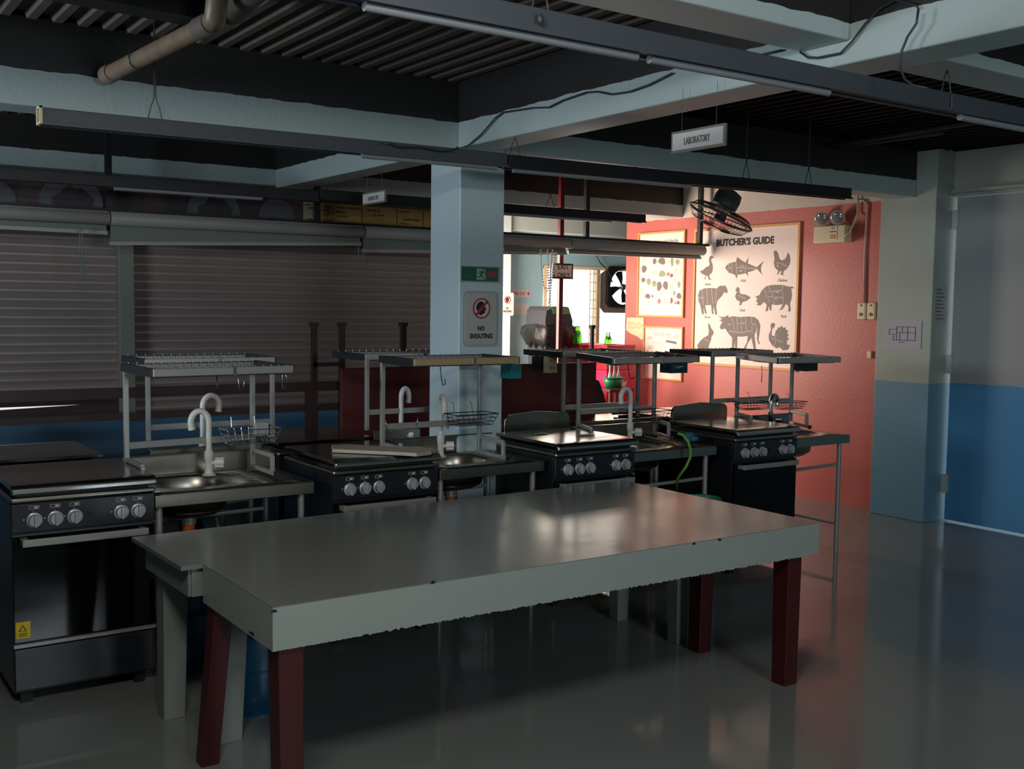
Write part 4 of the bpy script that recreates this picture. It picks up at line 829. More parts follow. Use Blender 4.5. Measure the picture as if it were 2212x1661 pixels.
# ------------------------------------------------------------------ stoves
SYF = 4.62
def stove(x0, y0, lab, flip=False, w=.565, lid='flat', sticker=False, parts=True, guard=False):
    d = .60
    loc = (x0+w/2, y0+d/2, 0)
    t = thing('gas_range', lab, 'stove', loc, 'gas ranges in two back to back rows')
    sy = -1 if flip else 1
    yf = y0+d if flip else y0            # y of the control side
    def Y(v): return yf+sy*v
    B = lambda a, b: MB().box((x0+a[0], Y(a[1]), a[2]), (x0+b[0], Y(b[1]), b[2]))
    B((0,.02,.055), (w,d,.835)).build('body', m_blk, t, bevel=.003)
    pn = B((.0,.0,.715), (w,.02,.832)).build('control_panel', m_blk, t, bevel=.003)
    # chromed surround
    B((-.004,-.01,.836), (w+.004,d,.858)).build('top_surround', m_steel, t, bevel=.008)
    B((.02,.02,.858), (w-.02,d-.02,.872)).build('gasket', m_blk2, t)
    if True:
        ld = MB(); pr_ = [(-.018,.872),(-.026,.884),(-.018,.900),(.0,.908),(.03,.910),(d-.01,.910),(d-.01,.896),(.0,.890)]
        vs = [(x0-.002, Y(a), b) for a, b in pr_]+[(x0+w+.002, Y(a), b) for a, b in pr_]; n = len(pr_)
        ld.add(vs, [tuple(range(n)), tuple(range(2*n-1, n-1, -1))]+[(i, n+i, n+(i+1)%n, (i+1)%n) for i in range(n)])
        L = ld.build('lid', m_lid, t, bevel=.002)
        MB().box((x0-.003, Y(-.03), .872), (x0+w+.003, Y(-.014), .898)).build('lid_bar', m_bar, t, bevel=.007)
    if guard:
        gy = Y(d-.0)
        P = [(-.0,0)]+[(-.0+.05-.05*math.cos(a), .085+.045*math.sin(a)*1.0) for a in [i*math.pi/12 for i in range(7)]]
        P += [(w*.5, .145)]+[(w-.05+.05*math.sin(a), .085+.045*math.cos(a)) for a in [i*math.pi/12 for i in range(7)]]+[(w, 0)]
        MB().prism(P, (x0, gy-.012, .86), XU, ZU, YU, 0, .02).build('splash_guard', m_steel, t, bevel=.003)
    if parts:
        ks = (.085, .165, .240, .425, .495)
        for k in ks:
            kx = x0+k
            base = MB().lathe([(.031,0),(.031,.006),(.027,.008)], (kx, Y(-.0), .763), 24, (0,-sy,0)).build('knob', m_knob, t, smooth='auto')
            MB().lathe([(.025,.006),(.023,.026),(.0,.027)], (kx, Y(0), .763), 24, (0,-sy,0)).build('dial', m_knob, base, smooth='auto')
            MB().box((kx-.0055, Y(-.026), .738), (kx+.0055, Y(-.036), .788)).build('grip', m_knob, base, bevel=.002)
        for k in ks:
            kx = x0+k; mb = MB()
            for (a, b) in (((-.02,.808),(.02,.8095)),((-.02,.820),(.02,.8215)),((-.02,.808),(-.0185,.8215)),((.0185,.808),(.02,.8215)),((-.0,.811),(.014,.818)),((-.004,.797),(-.001,.800)),((-.042,.765),(-.037,.770))):
                mb.box((kx+a[0], Y(-.001), a[1]), (kx+b[0], Y(0), b[1]))
            mb.build('knob_marking', m_sign, t)
        MB().lathe([(.008,0),(.008,.006),(.0,.007)], (x0+.30, Y(0), .772), 12, (0,-sy,0)).build('ignition_button', m_blk2, t)
        dr_ = B((.0,.0,.265), (w,.02,.70)).build('oven_door', m_glass, t, bevel=.004)
        hb = MB().box((x0+.03, Y(-.055), .665), (x0+w-.04, Y(-.040), .695)).build('handle', m_bar if False else mat('handle_grey', (150,150,142), .35, metal=.4), dr_, bevel=.003)
        for hx in (.03, w-.07): MB().box((x0+hx, Y(-.042), .668), (x0+hx+.028, Y(0), .692)).build('handle_bracket', MATS['handle_grey'], dr_, bevel=.002)
        B((.0,-.002,.245), (w,.02,.259)).build('trim_strip', m_alu, t)
        B((.0,.0,.065), (w-.01,.02,.238)).build('drawer', m_blk, t, bevel=.005)
        for fx_ in (.03, w-.08):
            for fy in (.05, d-.08): B((fx_,fy,0), (fx_+.045,fy+.045,.056)).build('foot', m_blk2, t)
        if sticker:
            s = MB().box((x0+.008, Y(-.0012), .285), (x0+.062, Y(0), .352)).build('warning_sticker', mat('sticker_yellow', (206,180,0), .5), dr_)
            mb = MB(); mb.prism([(-.016,-.012),(.016,-.012),(0,.016)], (x0+.033, Y(-.0012), .325), XU, ZU, -YU, 0, .0008)
            for k in range(2): mb.box((x0+.018, Y(-.002), .294+k*.008), (x0+.05, Y(-.0012), .297+k*.008))
            mb.build('warning_symbol', m_ink, s)
            MB().prism([(-.010,-.009),(.010,-.009),(0,.011)], (x0+.033, Y(-.002), .324), XU, ZU, -YU, 0, .0006).build('symbol_inset', MATS['sticker_yellow'], s)
    else:
        for fx_ in (.03, w-.08):
            for fy in (.05, d-.08): B((fx_,fy,0), (fx_+.045,fy+.045,.056)).build('foot', m_blk2, t)
    return t
SX = (.757, 2.165, 3.462, 4.835)
stove(SX[0], SYF, 'nearest black gas range at the left edge with yellow warning sticker', sticker=True)
stove(SX[1], SYF+.02, 'black gas range in the second front place with a worn board on its lid', w=.575)
stove(SX[2], SYF+.0, 'black gas range in the third front place, window mirrored in its lid')
stove(SX[3], SYF+.0, 'black gas range nearest the red wall with its oven door in view')
stove(SX[0]-.03, 5.36, 'back row gas range behind the nearest front range', True, parts=False)
stove(SX[1]+.02, 5.36, 'back row gas range behind the second front range', True, parts=False)
stove(px_x(1083, 5.38, 910)+.0, 5.36, 'back row gas range with curved guard behind the third front range', True, parts=False, guard=True, w=.50)
stove(px_x(1446, 5.38, 890)+.0, 5.36, 'back row gas range with curved guard behind the fourth front range', True, parts=False, guard=True, w=.52)
# worn board
P = [onz(*p, .925) for p in ((716,963),(750,961),(835,966),(905,966),(936,970),(932,977),(900,981),(875,979),(718,972))]
tag(MB().add([(p.x,p.y,.912) for p in P]+[(p.x,p.y,.93) for p in P], [tuple(range(9)), tuple(range(17,8,-1))]+[(i,(i+1)%9,9+(i+1)%9,9+i) for i in range(9)]).build('wooden_board', m_board, bevel=.003), 'worn pale wooden board lying across the second range lid', 'board')
pc = onz(1168, 938, .911); tag(MB().ell((pc.x, pc.y, .913), (.05,.02,.004)).build('foil_scrap', m_steel, smooth=True), 'flat scrap of foil on the third range lid', 'scrap')

# ------------------------------------------------------------------ sinks
def sink(x0, x1, y0, lab, flip=False, d=.545, nut=True, trap=False):
    ztop = .812
    t = thing('sink_stand', lab, 'sink', ((x0+x1)/2, y0+d/2, 0), 'steel sink stands')
    yf = y0+d if flip else y0; sy = -1 if flip else 1
    Y = lambda v: yf+sy*v
    w = x1-x0; bcx, bcy, rx, ry = x0+.235, .285, .19, .175
    N = 44; mb = MB(); outer = []; rings = []
    for k in range(N):
        a = 2*math.pi*k/N; c, s_ = math.cos(a), math.sin(a)
        q = 1/((abs(c)**2.6+abs(s_)**2.6)**(1/2.6)); ix, iy = bcx+rx*c*q, bcy+ry*s_*q
        tx = ((x1-bcx) if c > 0 else (bcx-x0))/max(abs(c), 1e-6); ty = ((d-bcy) if s_ > 0 else bcy)/max(abs(s_), 1e-6)
        m_ = min(tx, ty); outer.append((bcx+m_*c, bcy+m_*s_)); rings.append((ix, iy))
    # make the corners exact
    for cxn, cyn in ((x0,0),(x1,0),(x1,d),(x0,d)):
        k = min(range(N), key=lambda i: (outer[i][0]-cxn)**2+(outer[i][1]-cyn)**2); outer[k] = (cxn, cyn)
    lay = [[(p[0], Y(p[1]), ztop) for p in outer], [(p[0], Y(p[1]), ztop) for p in rings]]
    for sc, zz in ((.97,-.006),(.94,-.05),(.86,-.12),(.6,-.15),(.15,-.158)): lay.append([(bcx+(p[0]-bcx)*sc, Y(bcy+(p[1]-bcy)*sc), ztop+zz) for p in rings])
    vs = [p for l in lay for p in l]; nl = len(lay)
    mb.add(vs, [(l*N+k, l*N+(k+1)%N, (l+1)*N+(k+1)%N, (l+1)*N+k) for l in range(nl-1) for k in range(N)]+[tuple((nl-1)*N+k for k in range(N))])
    o = mb.build('sink_top', m_steel, t, smooth='auto'); md = o.modifiers.new('s', 'SOLIDIFY'); md.thickness = .003; md.offset = 0
    mb = MB()
    for (a, b) in (((x0,0,ztop-.055),(x1,.012,ztop-.001)), ((x0,d-.012,ztop-.055),(x1,d,ztop-.001)), ((x0,.012,ztop-.055),(x0+.012,d-.012,ztop-.001)), ((x1-.012,.012,ztop-.055),(x1,d-.012,ztop-.001))):
        mb.box((a[0], Y(a[1]), a[2]), (b[0], Y(b[1]), b[2]))
    mb.build('apron', m_steel, t, bevel=.002)
    MB().box((x0, Y(d-.012), ztop), (x1, Y(d), ztop+.10)).box((x0, Y(d-.03), ztop+.095), (x1, Y(d-.012), ztop+.102)).build('backsplash', m_steel, t, bevel=.003)
    if w > .62:
        mb = MB(); n = 8; xa = bcx+rx+.05
        for k in range(n):
            yy = .09+k*(d-.2)/(n-1); mb.tube([(xa, Y(yy), ztop), (x1-.06, Y(yy), ztop+.001)], .0045, 6)
        mb.build('drainer_ridges', m_steel, t, smooth=True)
    for lx in (x0+.03, x1-.045):
        for ly in (.05, d-.05): MB().tube([(lx, Y(ly), 0), (lx, Y(ly), ztop-.003)], .016, 12).build('leg', m_alu, t, smooth='auto')
    mb = MB()
    for ly in (.05, d-.05): mb.tube([(x0+.03, Y(ly), .60), (x1-.045, Y(ly), .61)], .011, 8)
    mb.build('rail', m_alu, t, smooth='auto')
    mb = MB()
    for lx in (x0+.03, x1-.045): mb.tube([(lx, Y(.05), .2), (lx, Y(d-.05), .2)], .010, 8)
    mb.build('rail', m_alu, t, smooth='auto')
    MB().lathe([(.035,-.04),(.035,0)], (bcx, Y(bcy), ztop-.158), 14).build('drain_flange', m_alu, t)
    if nut: MB().lathe([(.024,-.055),(.028,-.05),(.030,0),(.026,.004)], (bcx, Y(bcy), ztop-.205), 16).build('drain_nut', m_orange, t, smooth='auto', label='orange drain nut')
    tm = mat('trap_brown', (70,34,28), .4) if trap else m_black
    MB().tube([(bcx, Y(bcy), ztop-.20), (bcx, Y(bcy), ztop-.34), (bcx+.03, Y(bcy), ztop-.40), (bcx+.07, Y(bcy), ztop-.40), (bcx+.09, Y(bcy), ztop-.34), (bcx+.10, Y(bcy+.1), ztop-.5), (bcx+.10, Y(bcy+.1), 0)], .022, 10).build('trap_pipe', tm, t, smooth=True)
    return t
SKS = ((1.335,2.075),(2.775,3.435),(4.05,4.74),(5.415,5.975))
sink(*SKS[0], 4.66, 'steel sink stand between the first and second ranges, white tap at its back')
sink(*SKS[1], 4.68, 'steel sink stand in front of the square pillar')
sink(*SKS[2], 4.68, 'steel sink stand with the green hose, between third and fourth ranges')
sink(*SKS[3], 4.66, 'end steel sink stand closest to the red wall', nut=False, trap=True)
sink(1.52, 2.10, 5.38, 'back row sink stand behind the first white tap', True, nut=False)
sink(2.86, 3.17, 5.58, 'back row sink stand left of the square pillar', True, d=.45, nut=False)
sink(4.22, 4.95, 5.40, 'back row sink stand behind the green hose sink', True, nut=False)
# faucets
def faucet(x, y, z0, lab, ang=0, h=.31, m=m_white, rch=.085):
    t = thing('faucet', lab, 'faucet', (x, y, z0)); c, s = math.cos(ang), math.sin(ang)
    MB().lathe([(.032,0),(.034,.004),(.022,.012),(.017,.03),(.017,.075),(.021,.08),(.021,.12),(.014,.125)], (x,y,z0), 18).build('base', m, t, smooth='auto')
    pts = [(x, y, z0+.12)]
    for i in range(0, 13):
        a = math.pi*i/12*1.08; r = rch/2*1.0
        pts.append((x+c*(r-r*math.cos(a)), y+s*(r-r*math.cos(a)), z0+h-.05+.055*math.sin(a)))
    L = pts[-1]; pts.append((L[0]+c*-.004, L[1]+s*-.004, L[2]-.02))
    MB().tube(pts, [.014]*2+[.015]*(len(pts)-3)+[.017], 14).build('spout', m, t, smooth='auto')
    h0 = Vector((x, y, z0+.062)); hd = Vector((.86, -.5, 0)).normalized()
    MB().tube([h0, h0+hd*.035], .011, 10).build('valve_stem', m, t)
    k = MB(); prf = []
    for i in range(24):
        a = 2*math.pi*i/24; r = .023+.0028*math.cos(8*a); prf.append((r*math.cos(a), r*math.sin(a)))
    sd = hd.cross(ZU)
    k.prism(prf, h0, sd, ZU, hd, .03, .072); hnd = k.build('handle', m, t, bevel=.002, smooth='auto')
    MB().lathe([(.013,0),(.012,.004)], h0+hd*.072, 14, hd).build('handle_cap', m_knob if m is m_white else m_bar, t)
    return t
faucet(1.715, 5.08, .812, 'white plastic gooseneck tap on the first sink', math.pi*.97)
faucet(3.015, 5.08, .812, 'white plastic gooseneck tap on the pillar sink, spout seen end on', -math.pi*.60, h=.335)
faucet(4.385, 5.08, .812, 'white plastic gooseneck tap on the green hose sink', math.pi*1.02, h=.33)
faucet(5.70, 5.12, .812, 'slim chrome tap on the end sink by the red wall', math.pi*.1, h=.235, m=m_bar, rch=.11)
faucet(1.825, 5.50, .812, 'white tap of the back row behind the first tap, spout bent right', .25, h=.345, rch=.10)
faucet(3.06, 5.62, .812, 'white tap of the back row left of the pillar', .2, h=.335, rch=.06)

# ------------------------------------------------------------------ dish racks
def rack(FLp, FRp, BLp, z, lab, legs_at_back=True, zf=.83, cross=1.0, foot=True, hooks=(), bar_m=None, n_wires=16, xlegs=None):
    """tray corners in plan; legs on one long side"""
    FLp, FRp, BLp = Vector((FLp[0], FLp[1], 0)), Vector((FRp[0], FRp[1], 0)), Vector((BLp[0], BLp[1], 0))
    BRp = BLp+(FRp-FLp); ux = (FRp-FLp); uy = (BLp-FLp)
    t = thing('dish_rack', lab, 'dish rack', ((FLp.x+BRp.x)/2, (FLp.y+BRp.y)/2, zf), 'dish racks standing over the sinks')
    P = lambda a, b, zz: FLp+ux*a+uy*b+ZU*zz
    MB().bar(P(0,0,z), P(1,0,z), .02, .034).build('front_bar', bar_m or m_alu, t, bevel=.003)
    MB().bar(P(0,1,z), P(1,1,z), .02, .030).build('back_bar', m_alu, t, bevel=.003)
    MB().bar(P(0,0,z), P(0,1,z), .022, .036).build('end_bar', m_alud, t, bevel=.002)
    MB().bar(P(1,0,z), P(1,1,z), .022, .036).build('end_bar', m_alud, t, bevel=.002)
    MB().bar(P(.545,0,z)-uy.normalized()*.002, P(.57,0,z)-uy.normalized()*.002, .024, .04).build('joint_clip', m_bar, t)
    mb = MB(); nl = 6
    for i in range(nl): b = .08+.84*i/(nl-1); mb.tube([P(.02,b,z-.022), P(.98,b,z-.022)], .0022, 4)
    for i in range(n_wires+1):
        a = .03+.94*i/n_wires
        mb.tube([P(a,.03,z+.026), P(a,.05,z+.020), P(a,.06,z-.02), P(a,.5,z-.026), P(a,.90,z-.022), P(a,.95,z+.024)], .0019, 4)
    mb.tube([P(.02,.03,z+.010), P(.98,.03,z+.010)], .002, 4); mb.tube([P(.02,.95,z+.014), P(.98,.95,z+.014)], .002, 4)
    mb.build('wire_tray', m_wire, t)
    b = 1.0 if legs_at_back else 0.0; inn = -.0
    for a in (0.02, .98):
        MB().box(P(a,b,0)+Vector((-.011,-.011,zf)), P(a,b,0)+Vector((.011,.011,z-.015))).build('leg', m_alu, t, bevel=.002)
        if foot:
            dy = (-uy if legs_at_back else uy).normalized()*.30; q = P(a,b,0)
            MB().bar(q+ZU*(zf+.010), q+dy+ZU*(zf+.010), .02, .02).bar(q+ZU*(zf+.092), q+dy*.85+ZU*(zf+.092), .018, .02).bar(q+dy*.85+ZU*(zf+.01), q+dy*.85+ZU*(zf+.092), .018, .02).build('foot_frame', m_alu, t, bevel=.002)
            MB().bar(q+dy+ZU*(zf+.010), q+dy*1.03+ZU*(zf+.010), .024, .026).build('foot_cap', m_blk2, t)
    MB().bar(P(.02,b,cross), P(.98,b,cross), .014, .032).build('crossbar', m_alu, t, bevel=.002)
    return t, P
zr = (1.348, 1.367, 1.350, 1.326)
fr_px = (((330,806),(632,797),(265,793)), ((893,783),(1120,778),(822,775)), ((1325,780),(1508,776),(1248,768)), ((1682,779),(1813,777),(1592,768)))
labs = ('bright dish rack over the first sink, nearest the left edge', 'dish rack with a tan front bar before the square pillar', 'dish rack over the green hose sink with a blue box on it', 'dark dish rack over the end sink before the red wall')
RK = []
for i, (p, z) in enumerate(zip(fr_px, zr)):
    q = [onz(*c, z) for c in p]
    RK.append(rack(q[0], q[1], q[2], z, labs[i], bar_m=(mat('tan_bar', (170,146,110), .45, metal=.3) if i == 1 else None), cross=(.985,1.01,1.0,1.0)[i]))
bl = ((px_x(313, 5.60), 5.60, .70, 1.337), (px_x(788, 5.62), 5.62, .70, 1.343), (px_x(1214, 5.50), 5.50, .66, 1.343), (px_x(1536, 5.42), 5.42, .62, 1.334))
blabs = ('dish rack of the back row behind the bright first rack', 'dish rack of the back row left of the pillar', 'dish rack of the back row with a cream card hanging on it', 'dish rack of the back row in front of the butcher poster')
for i, (x_, y_, w_, z_) in enumerate(bl):
    RK.append(rack((x_, y_), (x_+w_, y_), (x_, y_+.42), z_, blabs[i], legs_at_back=False, cross=(1.0,1.02,1.0,1.0)[i], n_wires=14, zf=.915 if i in (0,1,2,3) else .83, foot=False))
def wbasket(c, w, d, h, lab, m=m_wired):
    x, y, z = c; t = thing('wire_basket', lab, 'basket', (x, y, z-h), 'wire baskets hanging on the racks'); mb = MB()
    top = [(x-w/2,y-d/2,z),(x+w/2,y-d/2,z),(x+w/2,y+d/2,z),(x-w/2,y+d/2,z)]; MB().tube(top, .0028, 5, True).build('rim', m, t)
    for k in range(8):
        a = -1+2*k/7; mb.tube([(x+a*w/2,y-d/2,z),(x+a*w*.4,y-d*.35,z-h),(x+a*w*.4,y+d*.35,z-h),(x+a*w/2,y+d/2,z)], .0016, 4)
    for s in (.35, .7, 1): q = 1-.2*s; r = 1-.3*s; mb.tube([(x-w/2*q,y-d/2*r,z-h*s),(x+w/2*q,y-d/2*r,z-h*s),(x+w/2*q,y+d/2*r,z-h*s),(x-w/2*q,y+d/2*r,z-h*s)], .0016, 4, True)
    mb.build('wires', m, t)
    mb = MB()
    for a in (-.25, .2): mb.tube([(x+a*w,y+d/2,z),(x+a*w,y+d/2+.01,z+.05),(x+a*w,y+d/2+.03,z+.055)], .002, 4)
    mb.build('hanging_hooks', m, t)
def hookp(pts, y, lab, m=m_wire, r=.0028, nm='wire_hook', cat='hook'): return tag(MB().tube([ony(*p, y) for p in pts], r, 6).build(nm, m, smooth=True), lab, cat)
c = ony(540, 925, 4.95); wbasket((c.x, 4.95, c.z), .26, .14, .07, 'faint wire basket hanging on the first rack', m_wire)
c = ony(1018, 893, 4.90); wbasket((c.x, 4.90, c.z), .26, .14, .06, 'dark wire basket on the crossbar of the pillar rack')
c = ony(1405, 886, 5.12); wbasket((c.x, 5.12, c.z), .26, .15, .06, 'wire basket on the crossbar of the green hose sink rack')
c = ony(1625, 868, 5.2); wbasket((c.x, 5.2, c.z), .24, .14, .05, 'wire basket on the crossbar of the end rack')
c = ony(1255, 872, 5.75); wbasket((c.x, 5.75, c.z), .22, .14, .06, 'wire basket on the back row rack by the maroon partition')
c = ony(1705, 868, 5.36); wbasket((c.x, 5.36, c.z), .28, .10, .05, 'low wire basket behind the end rack against the red wall')
hookp([(514,805),(516,838),(524,845),(527,830),(527,815)], 4.62, 'bent wire hook under the first rack, middle')
hookp([(612,805),(610,812),(610,836),(618,841),(619,815),(616,806)], 4.62, 'bent wire hook under the first rack, right end')
hookp([(468,812),(470,838),(476,855)], 4.65, 'thin wire hook under the first rack, left of the others', m_wired)
hookp([(951,792),(953,815),(957,833),(962,830),(961,818)], 4.66, 'long S hook hanging below the pillar rack', m_wired)
hookp([(1356,786),(1359,810),(1362,819),(1368,818),(1370,814)], 4.65, 'red-brown hook hanging in front of the pink wall', m_rail)
hookp([(834,907),(834,920),(842,932),(848,935)], 4.97, 'small hook at the left of the pillar rack crossbar', m_wire)
hookp([(902,900),(902,910),(899,918)], 4.97, 'tiny hook on the middle of the pillar rack crossbar', m_wire)
hookp([(967,895),(970,915),(968,925),(964,922)], 4.97, 'dark hook beside the pillar sink tap', m_wired)
hookp([(1645,790),(1646,805),(1645,826)], 5.2, 'small pale hook below the end rack', m_wire)
hookp([(1596,883),(1603,868),(1612,866),(1618,873),(1622,868)], 5.15, 'curved wire bracket beside the chrome tap', m_wire)
def holder(px0, py0, px1, py1, y, d, lab, m, txt=None, col=m_ink):
    a, b = ony(px0, py0, y), ony(px1, py1, y); t = thing('utensil_holder', lab, 'holder', ((a.x+b.x)/2, y, b.z))
    mb = MB(); mb.box((a.x,y,b.z), (b.x,y+.004,a.z)).box((a.x,y+d-.004,b.z), (b.x,y+d,a.z)).box((a.x,y+.004,b.z), (a.x+.004,y+d-.004,a.z)).box((b.x-.004,y+.004,b.z), (b.x,y+d-.004,a.z)).box((a.x,y,b.z-.004), (b.x,y+d,b.z))
    mb.build('box', m, t)
    if txt:
        mb = MB()
        for k, s in enumerate(txt): text(mb, s, ((a.x+b.x)/2, y, a.z-(a.z-b.z)*(k+.6)/(len(txt)+.2)), XU, ZU, -YU, w=(b.x-a.x)*.62, h=(a.z-b.z)*.15 if len(txt) > 1 else (a.z-b.z)*.2)
        mb.build('lettering', col, t)
holder(1104, 788, 1126, 816, 4.72, .10, 'teal utensil box with number at the right end of the pillar rack', m_teal, ['10-12'])
holder(1184, 769, 1203, 804, 5.66, .05, 'cream number card hanging at the back row rack', mat('card_cream', (170,156,122), .5), ['10-12','10-12'])
holder(1168, 771, 1183, 800, 5.74, .10, 'dark utensil box beside the cream number card', m_black)
holder(1450, 782, 1485, 804, 4.80, .10, 'dark blue utensil box under the right end of the green hose rack', mat('blue_dark', (18,58,74), .5), ['7'], m_sign)
holder(1740, 785, 1766, 800, 4.95, .10, 'small dark box under the right end of the end rack', m_alud)
holder(553, 915, 580, 938, 5.0, .045, 'pale soap holder on the first rack crossbar', m_signg)
a = ony(1441, 757, 4.9); tag(MB().bar(ony(1436,760,4.9), ony(1462,768,4.85), .08, .012).build('folded_cover', m_black), 'black flat cover lying on the green hose rack', 'cover')
# hose, cloth, stick on third sink
cable([ony(1464,936,4.72), ony(1475,939,4.70), ony(1486,952,4.655), ony(1492,972,4.64), ony(1491,988,4.64), ony(1482,1008,4.64), ony(1470,1024,4.66), ony(1464,1034,4.7), ony(1461,1060,4.75)], 'bright green hose hanging over the edge of the third sink', m_hose, .009, 'hose', 'hose')
c = onz(1448, 942, .84); mb = MB()
for k in range(7): mb.ell((c.x+rnd.uniform(-.035,.035), 4.84+rnd.uniform(-.03,.03), .832+rnd.uniform(0,.03)), (.03,.026,.02), 12, 8)
tag(mb.build('scrub_pad', m_teal2, smooth=True), 'crumpled blue scouring cloth at the right of the third sink', 'cloth')
a, b = onz(1385, 940, .822), onz(1458, 957, .822); tag(MB().bar(a, b, .012, .008).build('stick', mat('stick_yellow', (160,140,80), .5)), 'thin yellow stick lying across the third sink', 'stick')
# green bin, hoses, tanks under the tables
c = (4.50, 4.56); t = thing('green_bin', 'green plastic bucket on the floor below the third sink', 'bucket', (c[0], c[1], 0))
MB().lathe([(.085,0),(.088,.01),(.105,.50),(.104,.50)], (c[0],c[1],0), 28).build('body', m_green, t, smooth='auto')
MB().lathe([(.118,0),(.122,.01),(.122,.03),(.115,.034),(.108,.03),(.104,.0)], (c[0],c[1],.50), 28).build('rim', m_green, t, smooth='auto')
MB().lathe([(.095,0),(.0,.001)], (c[0],c[1],.515), 20).build('shade_disc', mat('bucket_shade', (10,50,32), .6), t)  # dark green disc across the bucket stands in for shade within it
cable([(4.22,4.98,.60),(4.26,4.9,.52),(4.34,4.85,.40),(4.40,4.86,.25),(4.42,4.9,.05),(4.45,4.95,.02)], 'dull orange gas hose below the third sink', mat('hose_copper', (120,62,44), .5), .011, 'hose', 'hose')
cable([(4.30,5.1,.55),(4.42,5.0,.42),(4.5,4.95,.3),(4.6,5.0,.12),(4.62,5.1,.02)], 'dark coiled hose below the third sink', m_cable, .009, 'hose', 'hose')
cable([(3.18,4.95,.56),(3.22,4.9,.58),(3.27,4.86,.5),(3.27,4.88,.3),(3.28,4.95,.02)], 'thin black hose below the pillar sink', m_black, .006, 'hose', 'hose')
cable([(3.36,4.95,.47),(3.40,4.9,.51),(3.44,4.9,.49),(3.44,4.93,.40),(3.42,4.98,.02)], 'grey bent pipe beside the pillar sink leg', m_alud, .012, 'bent_pipe', 'pipe')
cable([(1.72,5.0,.62),(1.74,4.98,.5),(1.73,4.95,.3),(1.75,4.95,.02)], 'grey supply hose below the first sink', m_alu, .008, 'hose', 'hose')
def tank(x, y, h, r, lab):
    t = thing('gas_tank', lab, 'gas tank', (x, y, 0))
    MB().lathe([(r*.8,0),(r*.8,.02),(r*.95,.05),(r,.09),(r,h*.62),(r*.93,h*.72),(r*.6,h*.79),(r*.2,h*.81)], (x,y,0), 28).build('body', m_blue, t, smooth='auto')
    MB().tube([(x+r*1.005*math.cos(a), y+r*1.005*math.sin(a), h*.42) for a in [2*math.pi*k/28 for k in range(28)]], .004, 6, True).build('weld_band', m_blue, t, smooth=True)
    mb = MB(); n = 24
    for k in range(n):
        if k in (3, 4, 15, 16): continue
        a0, a1 = 2*math.pi*k/n, 2*math.pi*(k+1)/n; R0, R1 = r*.62, r*.60
        q = [(x+R0*math.cos(a0), y+R0*math.sin(a0)), (x+R0*math.cos(a1), y+R0*math.sin(a1)), (x+R1*math.cos(a1), y+R1*math.sin(a1)), (x+R1*math.cos(a0), y+R1*math.sin(a0))]
        mb.hexa(q, h*.76, h)
    mb.build('collar', mat('tank_collar', (36,112,140), .4), t); MB().lathe([(.015,0),(.015,.05),(.028,.055),(.028,.07)], (x,y,h*.8), 12).build('valve', m_steel, t)
tank(ony(552,1420,4.12).x, 4.12, .45, .14, 'blue gas tank under the tables nearest the red legs')
tank(ony(402,1310,4.75).x, 4.75, .36, .13, 'blue gas tank with pale collar behind the grey table leg')

# ------------------------------------------------------------------ tables
TZ = .716
t = thing('work_table', 'front grey table with a deep apron and dark red legs', 'table', (2.5, 3.4, 0))
x0, x1, y0, y1, za = 1.238, 3.772, 3.088, 3.742, .576
MB().box((x0,y0,TZ-.003), (x1,y1,TZ)).build('tabletop', m_table, t)
mb = MB(); n = 420; top = []; bot = []
for i in range(n+1):
    f_ = i/n; j = rnd.random(); dz = (rnd.uniform(-.0028,.0028) if f_ > .12 else rnd.uniform(-.001,.001)) + (.005 if j > .95 and f_ > .12 else 0)
    bot.append((x0+(x1-x0)*f_, za+dz)); top.append((x0+(x1-x0)*f_, TZ-.003))
vs = [(a, y0, b) for a, b in bot]+[(a, y0, b) for a, b in top]+[(a, y0+.02, b) for a, b in bot]+[(a, y0+.02, b) for a, b in top]; k = n+1
mb.add(vs, [(i,i+1,k+i+1,k+i) for i in range(n)]+[(2*k+i,3*k+i,3*k+i+1,2*k+i+1) for i in range(n)]+[(i,2*k+i,2*k+i+1,i+1) for i in range(n)]+[(0,k,3*k,2*k),(n,2*k+n,3*k+n,k+n)])
mb.build('apron', m_tbody, t)
MB().box((x0,y0+.02,za), (x0+.02,y1,TZ-.003)).build('apron', m_tbody, t); MB().box((x1-.02,y0+.02,za), (x1,y1,TZ-.003)).build('apron', m_tbody, t); MB().box((x0+.02,y1-.02,za), (x1-.02,y1,TZ-.02)).build('apron', m_tbody, t)
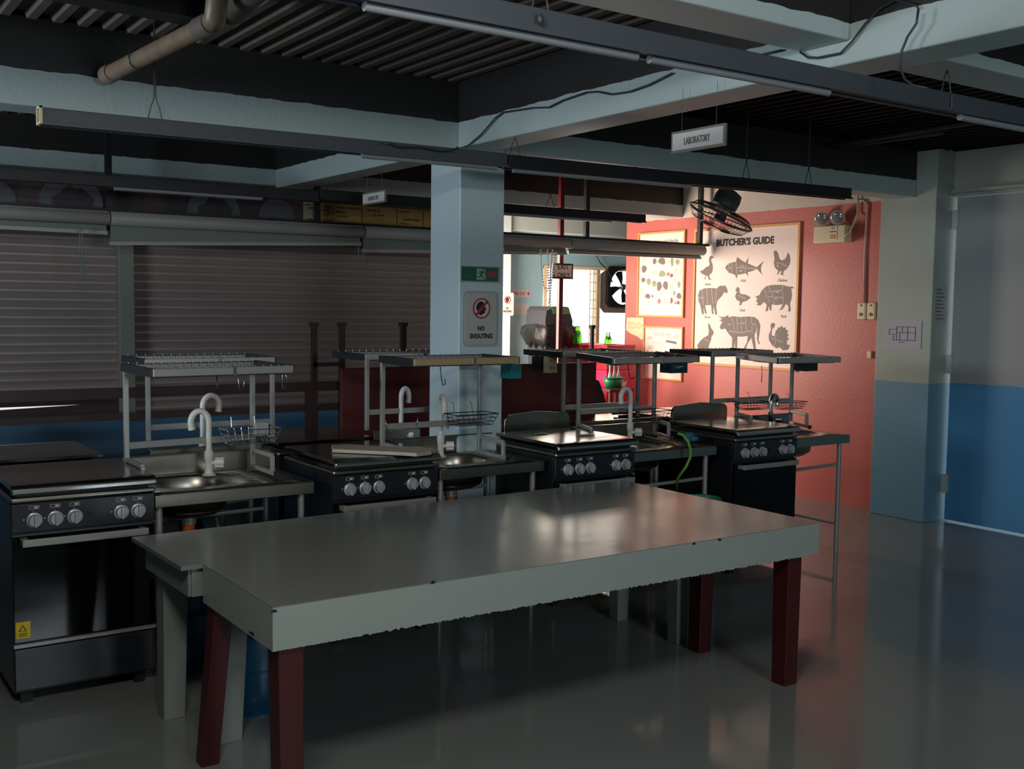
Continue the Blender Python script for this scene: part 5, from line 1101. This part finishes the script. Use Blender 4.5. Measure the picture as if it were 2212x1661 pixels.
def chips(P, n, d, lab):
    mb = MB()
    for p in P:
        c = Vector(p); pts = [(.007*rnd.uniform(.6,1.3)*math.cos(a)*1.6, .006*rnd.uniform(.6,1.3)*math.sin(a)) for a in [2*math.pi*i/8 for i in range(8)]]
        u = n.cross(ZU).normalized() if abs(n.z) < .9 else XU; v = ZU if abs(n.z) < .9 else YU
        mb.prism(pts, c, u, v, n, 0, d)
    return mb
chips([ony(1499,1174,y0), ony(1554,1166,y0), ony(935,1256,y0)+Vector((0,0,-.003)), ony(592,1320,y0)], -YU, .0008, '').build('paint_chips', m_ink, t)
chips([onx(541,1366,x0), onx(546,1370,x0)], -XU, .0008, '').build('paint_chips', m_ink, t)
def leg4(xa, ya, w, tw, z1, name, m, t, dx=0, dy=0):
    q = [(xa+(w-tw)*dx, ya+(w-tw)*dy)]; bx_, by_ = q[0]
    b = [(bx_,by_),(bx_+tw,by_),(bx_+tw,by_+tw),(bx_,by_+tw)]; tp = [(xa,ya),(xa+w,ya),(xa+w,ya+w),(xa,ya+w)]
    MB().hexa(b, 0, z1, tp).build(name, m, t, bevel=.003)
for (lx, ly, dx, dy) in ((1.262,3.11,1,0),(1.2625,3.66,-7.5,1),(3.605,3.04+.07,0,0),(3.605,3.63,0,1)): leg4(lx, ly, .088 if lx != 1.2625 else .072, .078 if lx != 1.2625 else .064, .70, 'leg', m_rleg, t, dx, dy)
t = thing('work_table', 'rear grey table with thin top and grey tapered legs', 'table', (2.5, 4.05, 0))
q = [(1.160,3.7425),(3.772,3.7425),(3.768,4.415),(1.143,4.318)]
MB().hexa(q, TZ-.016, TZ).build('tabletop', m_table, t)
q2 = [(1.205,3.775),(3.72,3.775),(3.72,4.36),(1.195,4.275)]
for i in range(4):
    a, b = q2[i], q2[(i+1)%4]; MB().bar((a[0],a[1],.647), (b[0],b[1],.647), .02, .105).build('apron', m_gleg, t)
for (lx, ly, dx, dy, lw, lt) in ((1.32,3.80,.2,.8,.12,.085),(1.22,4.155,0,1,.10,.085),(3.60,3.80,.5,0,.095,.07),(3.60,4.24,.5,.5,.095,.07)): leg4(lx, ly, lw, lt, TZ-.018, 'leg', m_gleg, t, dx, dy)
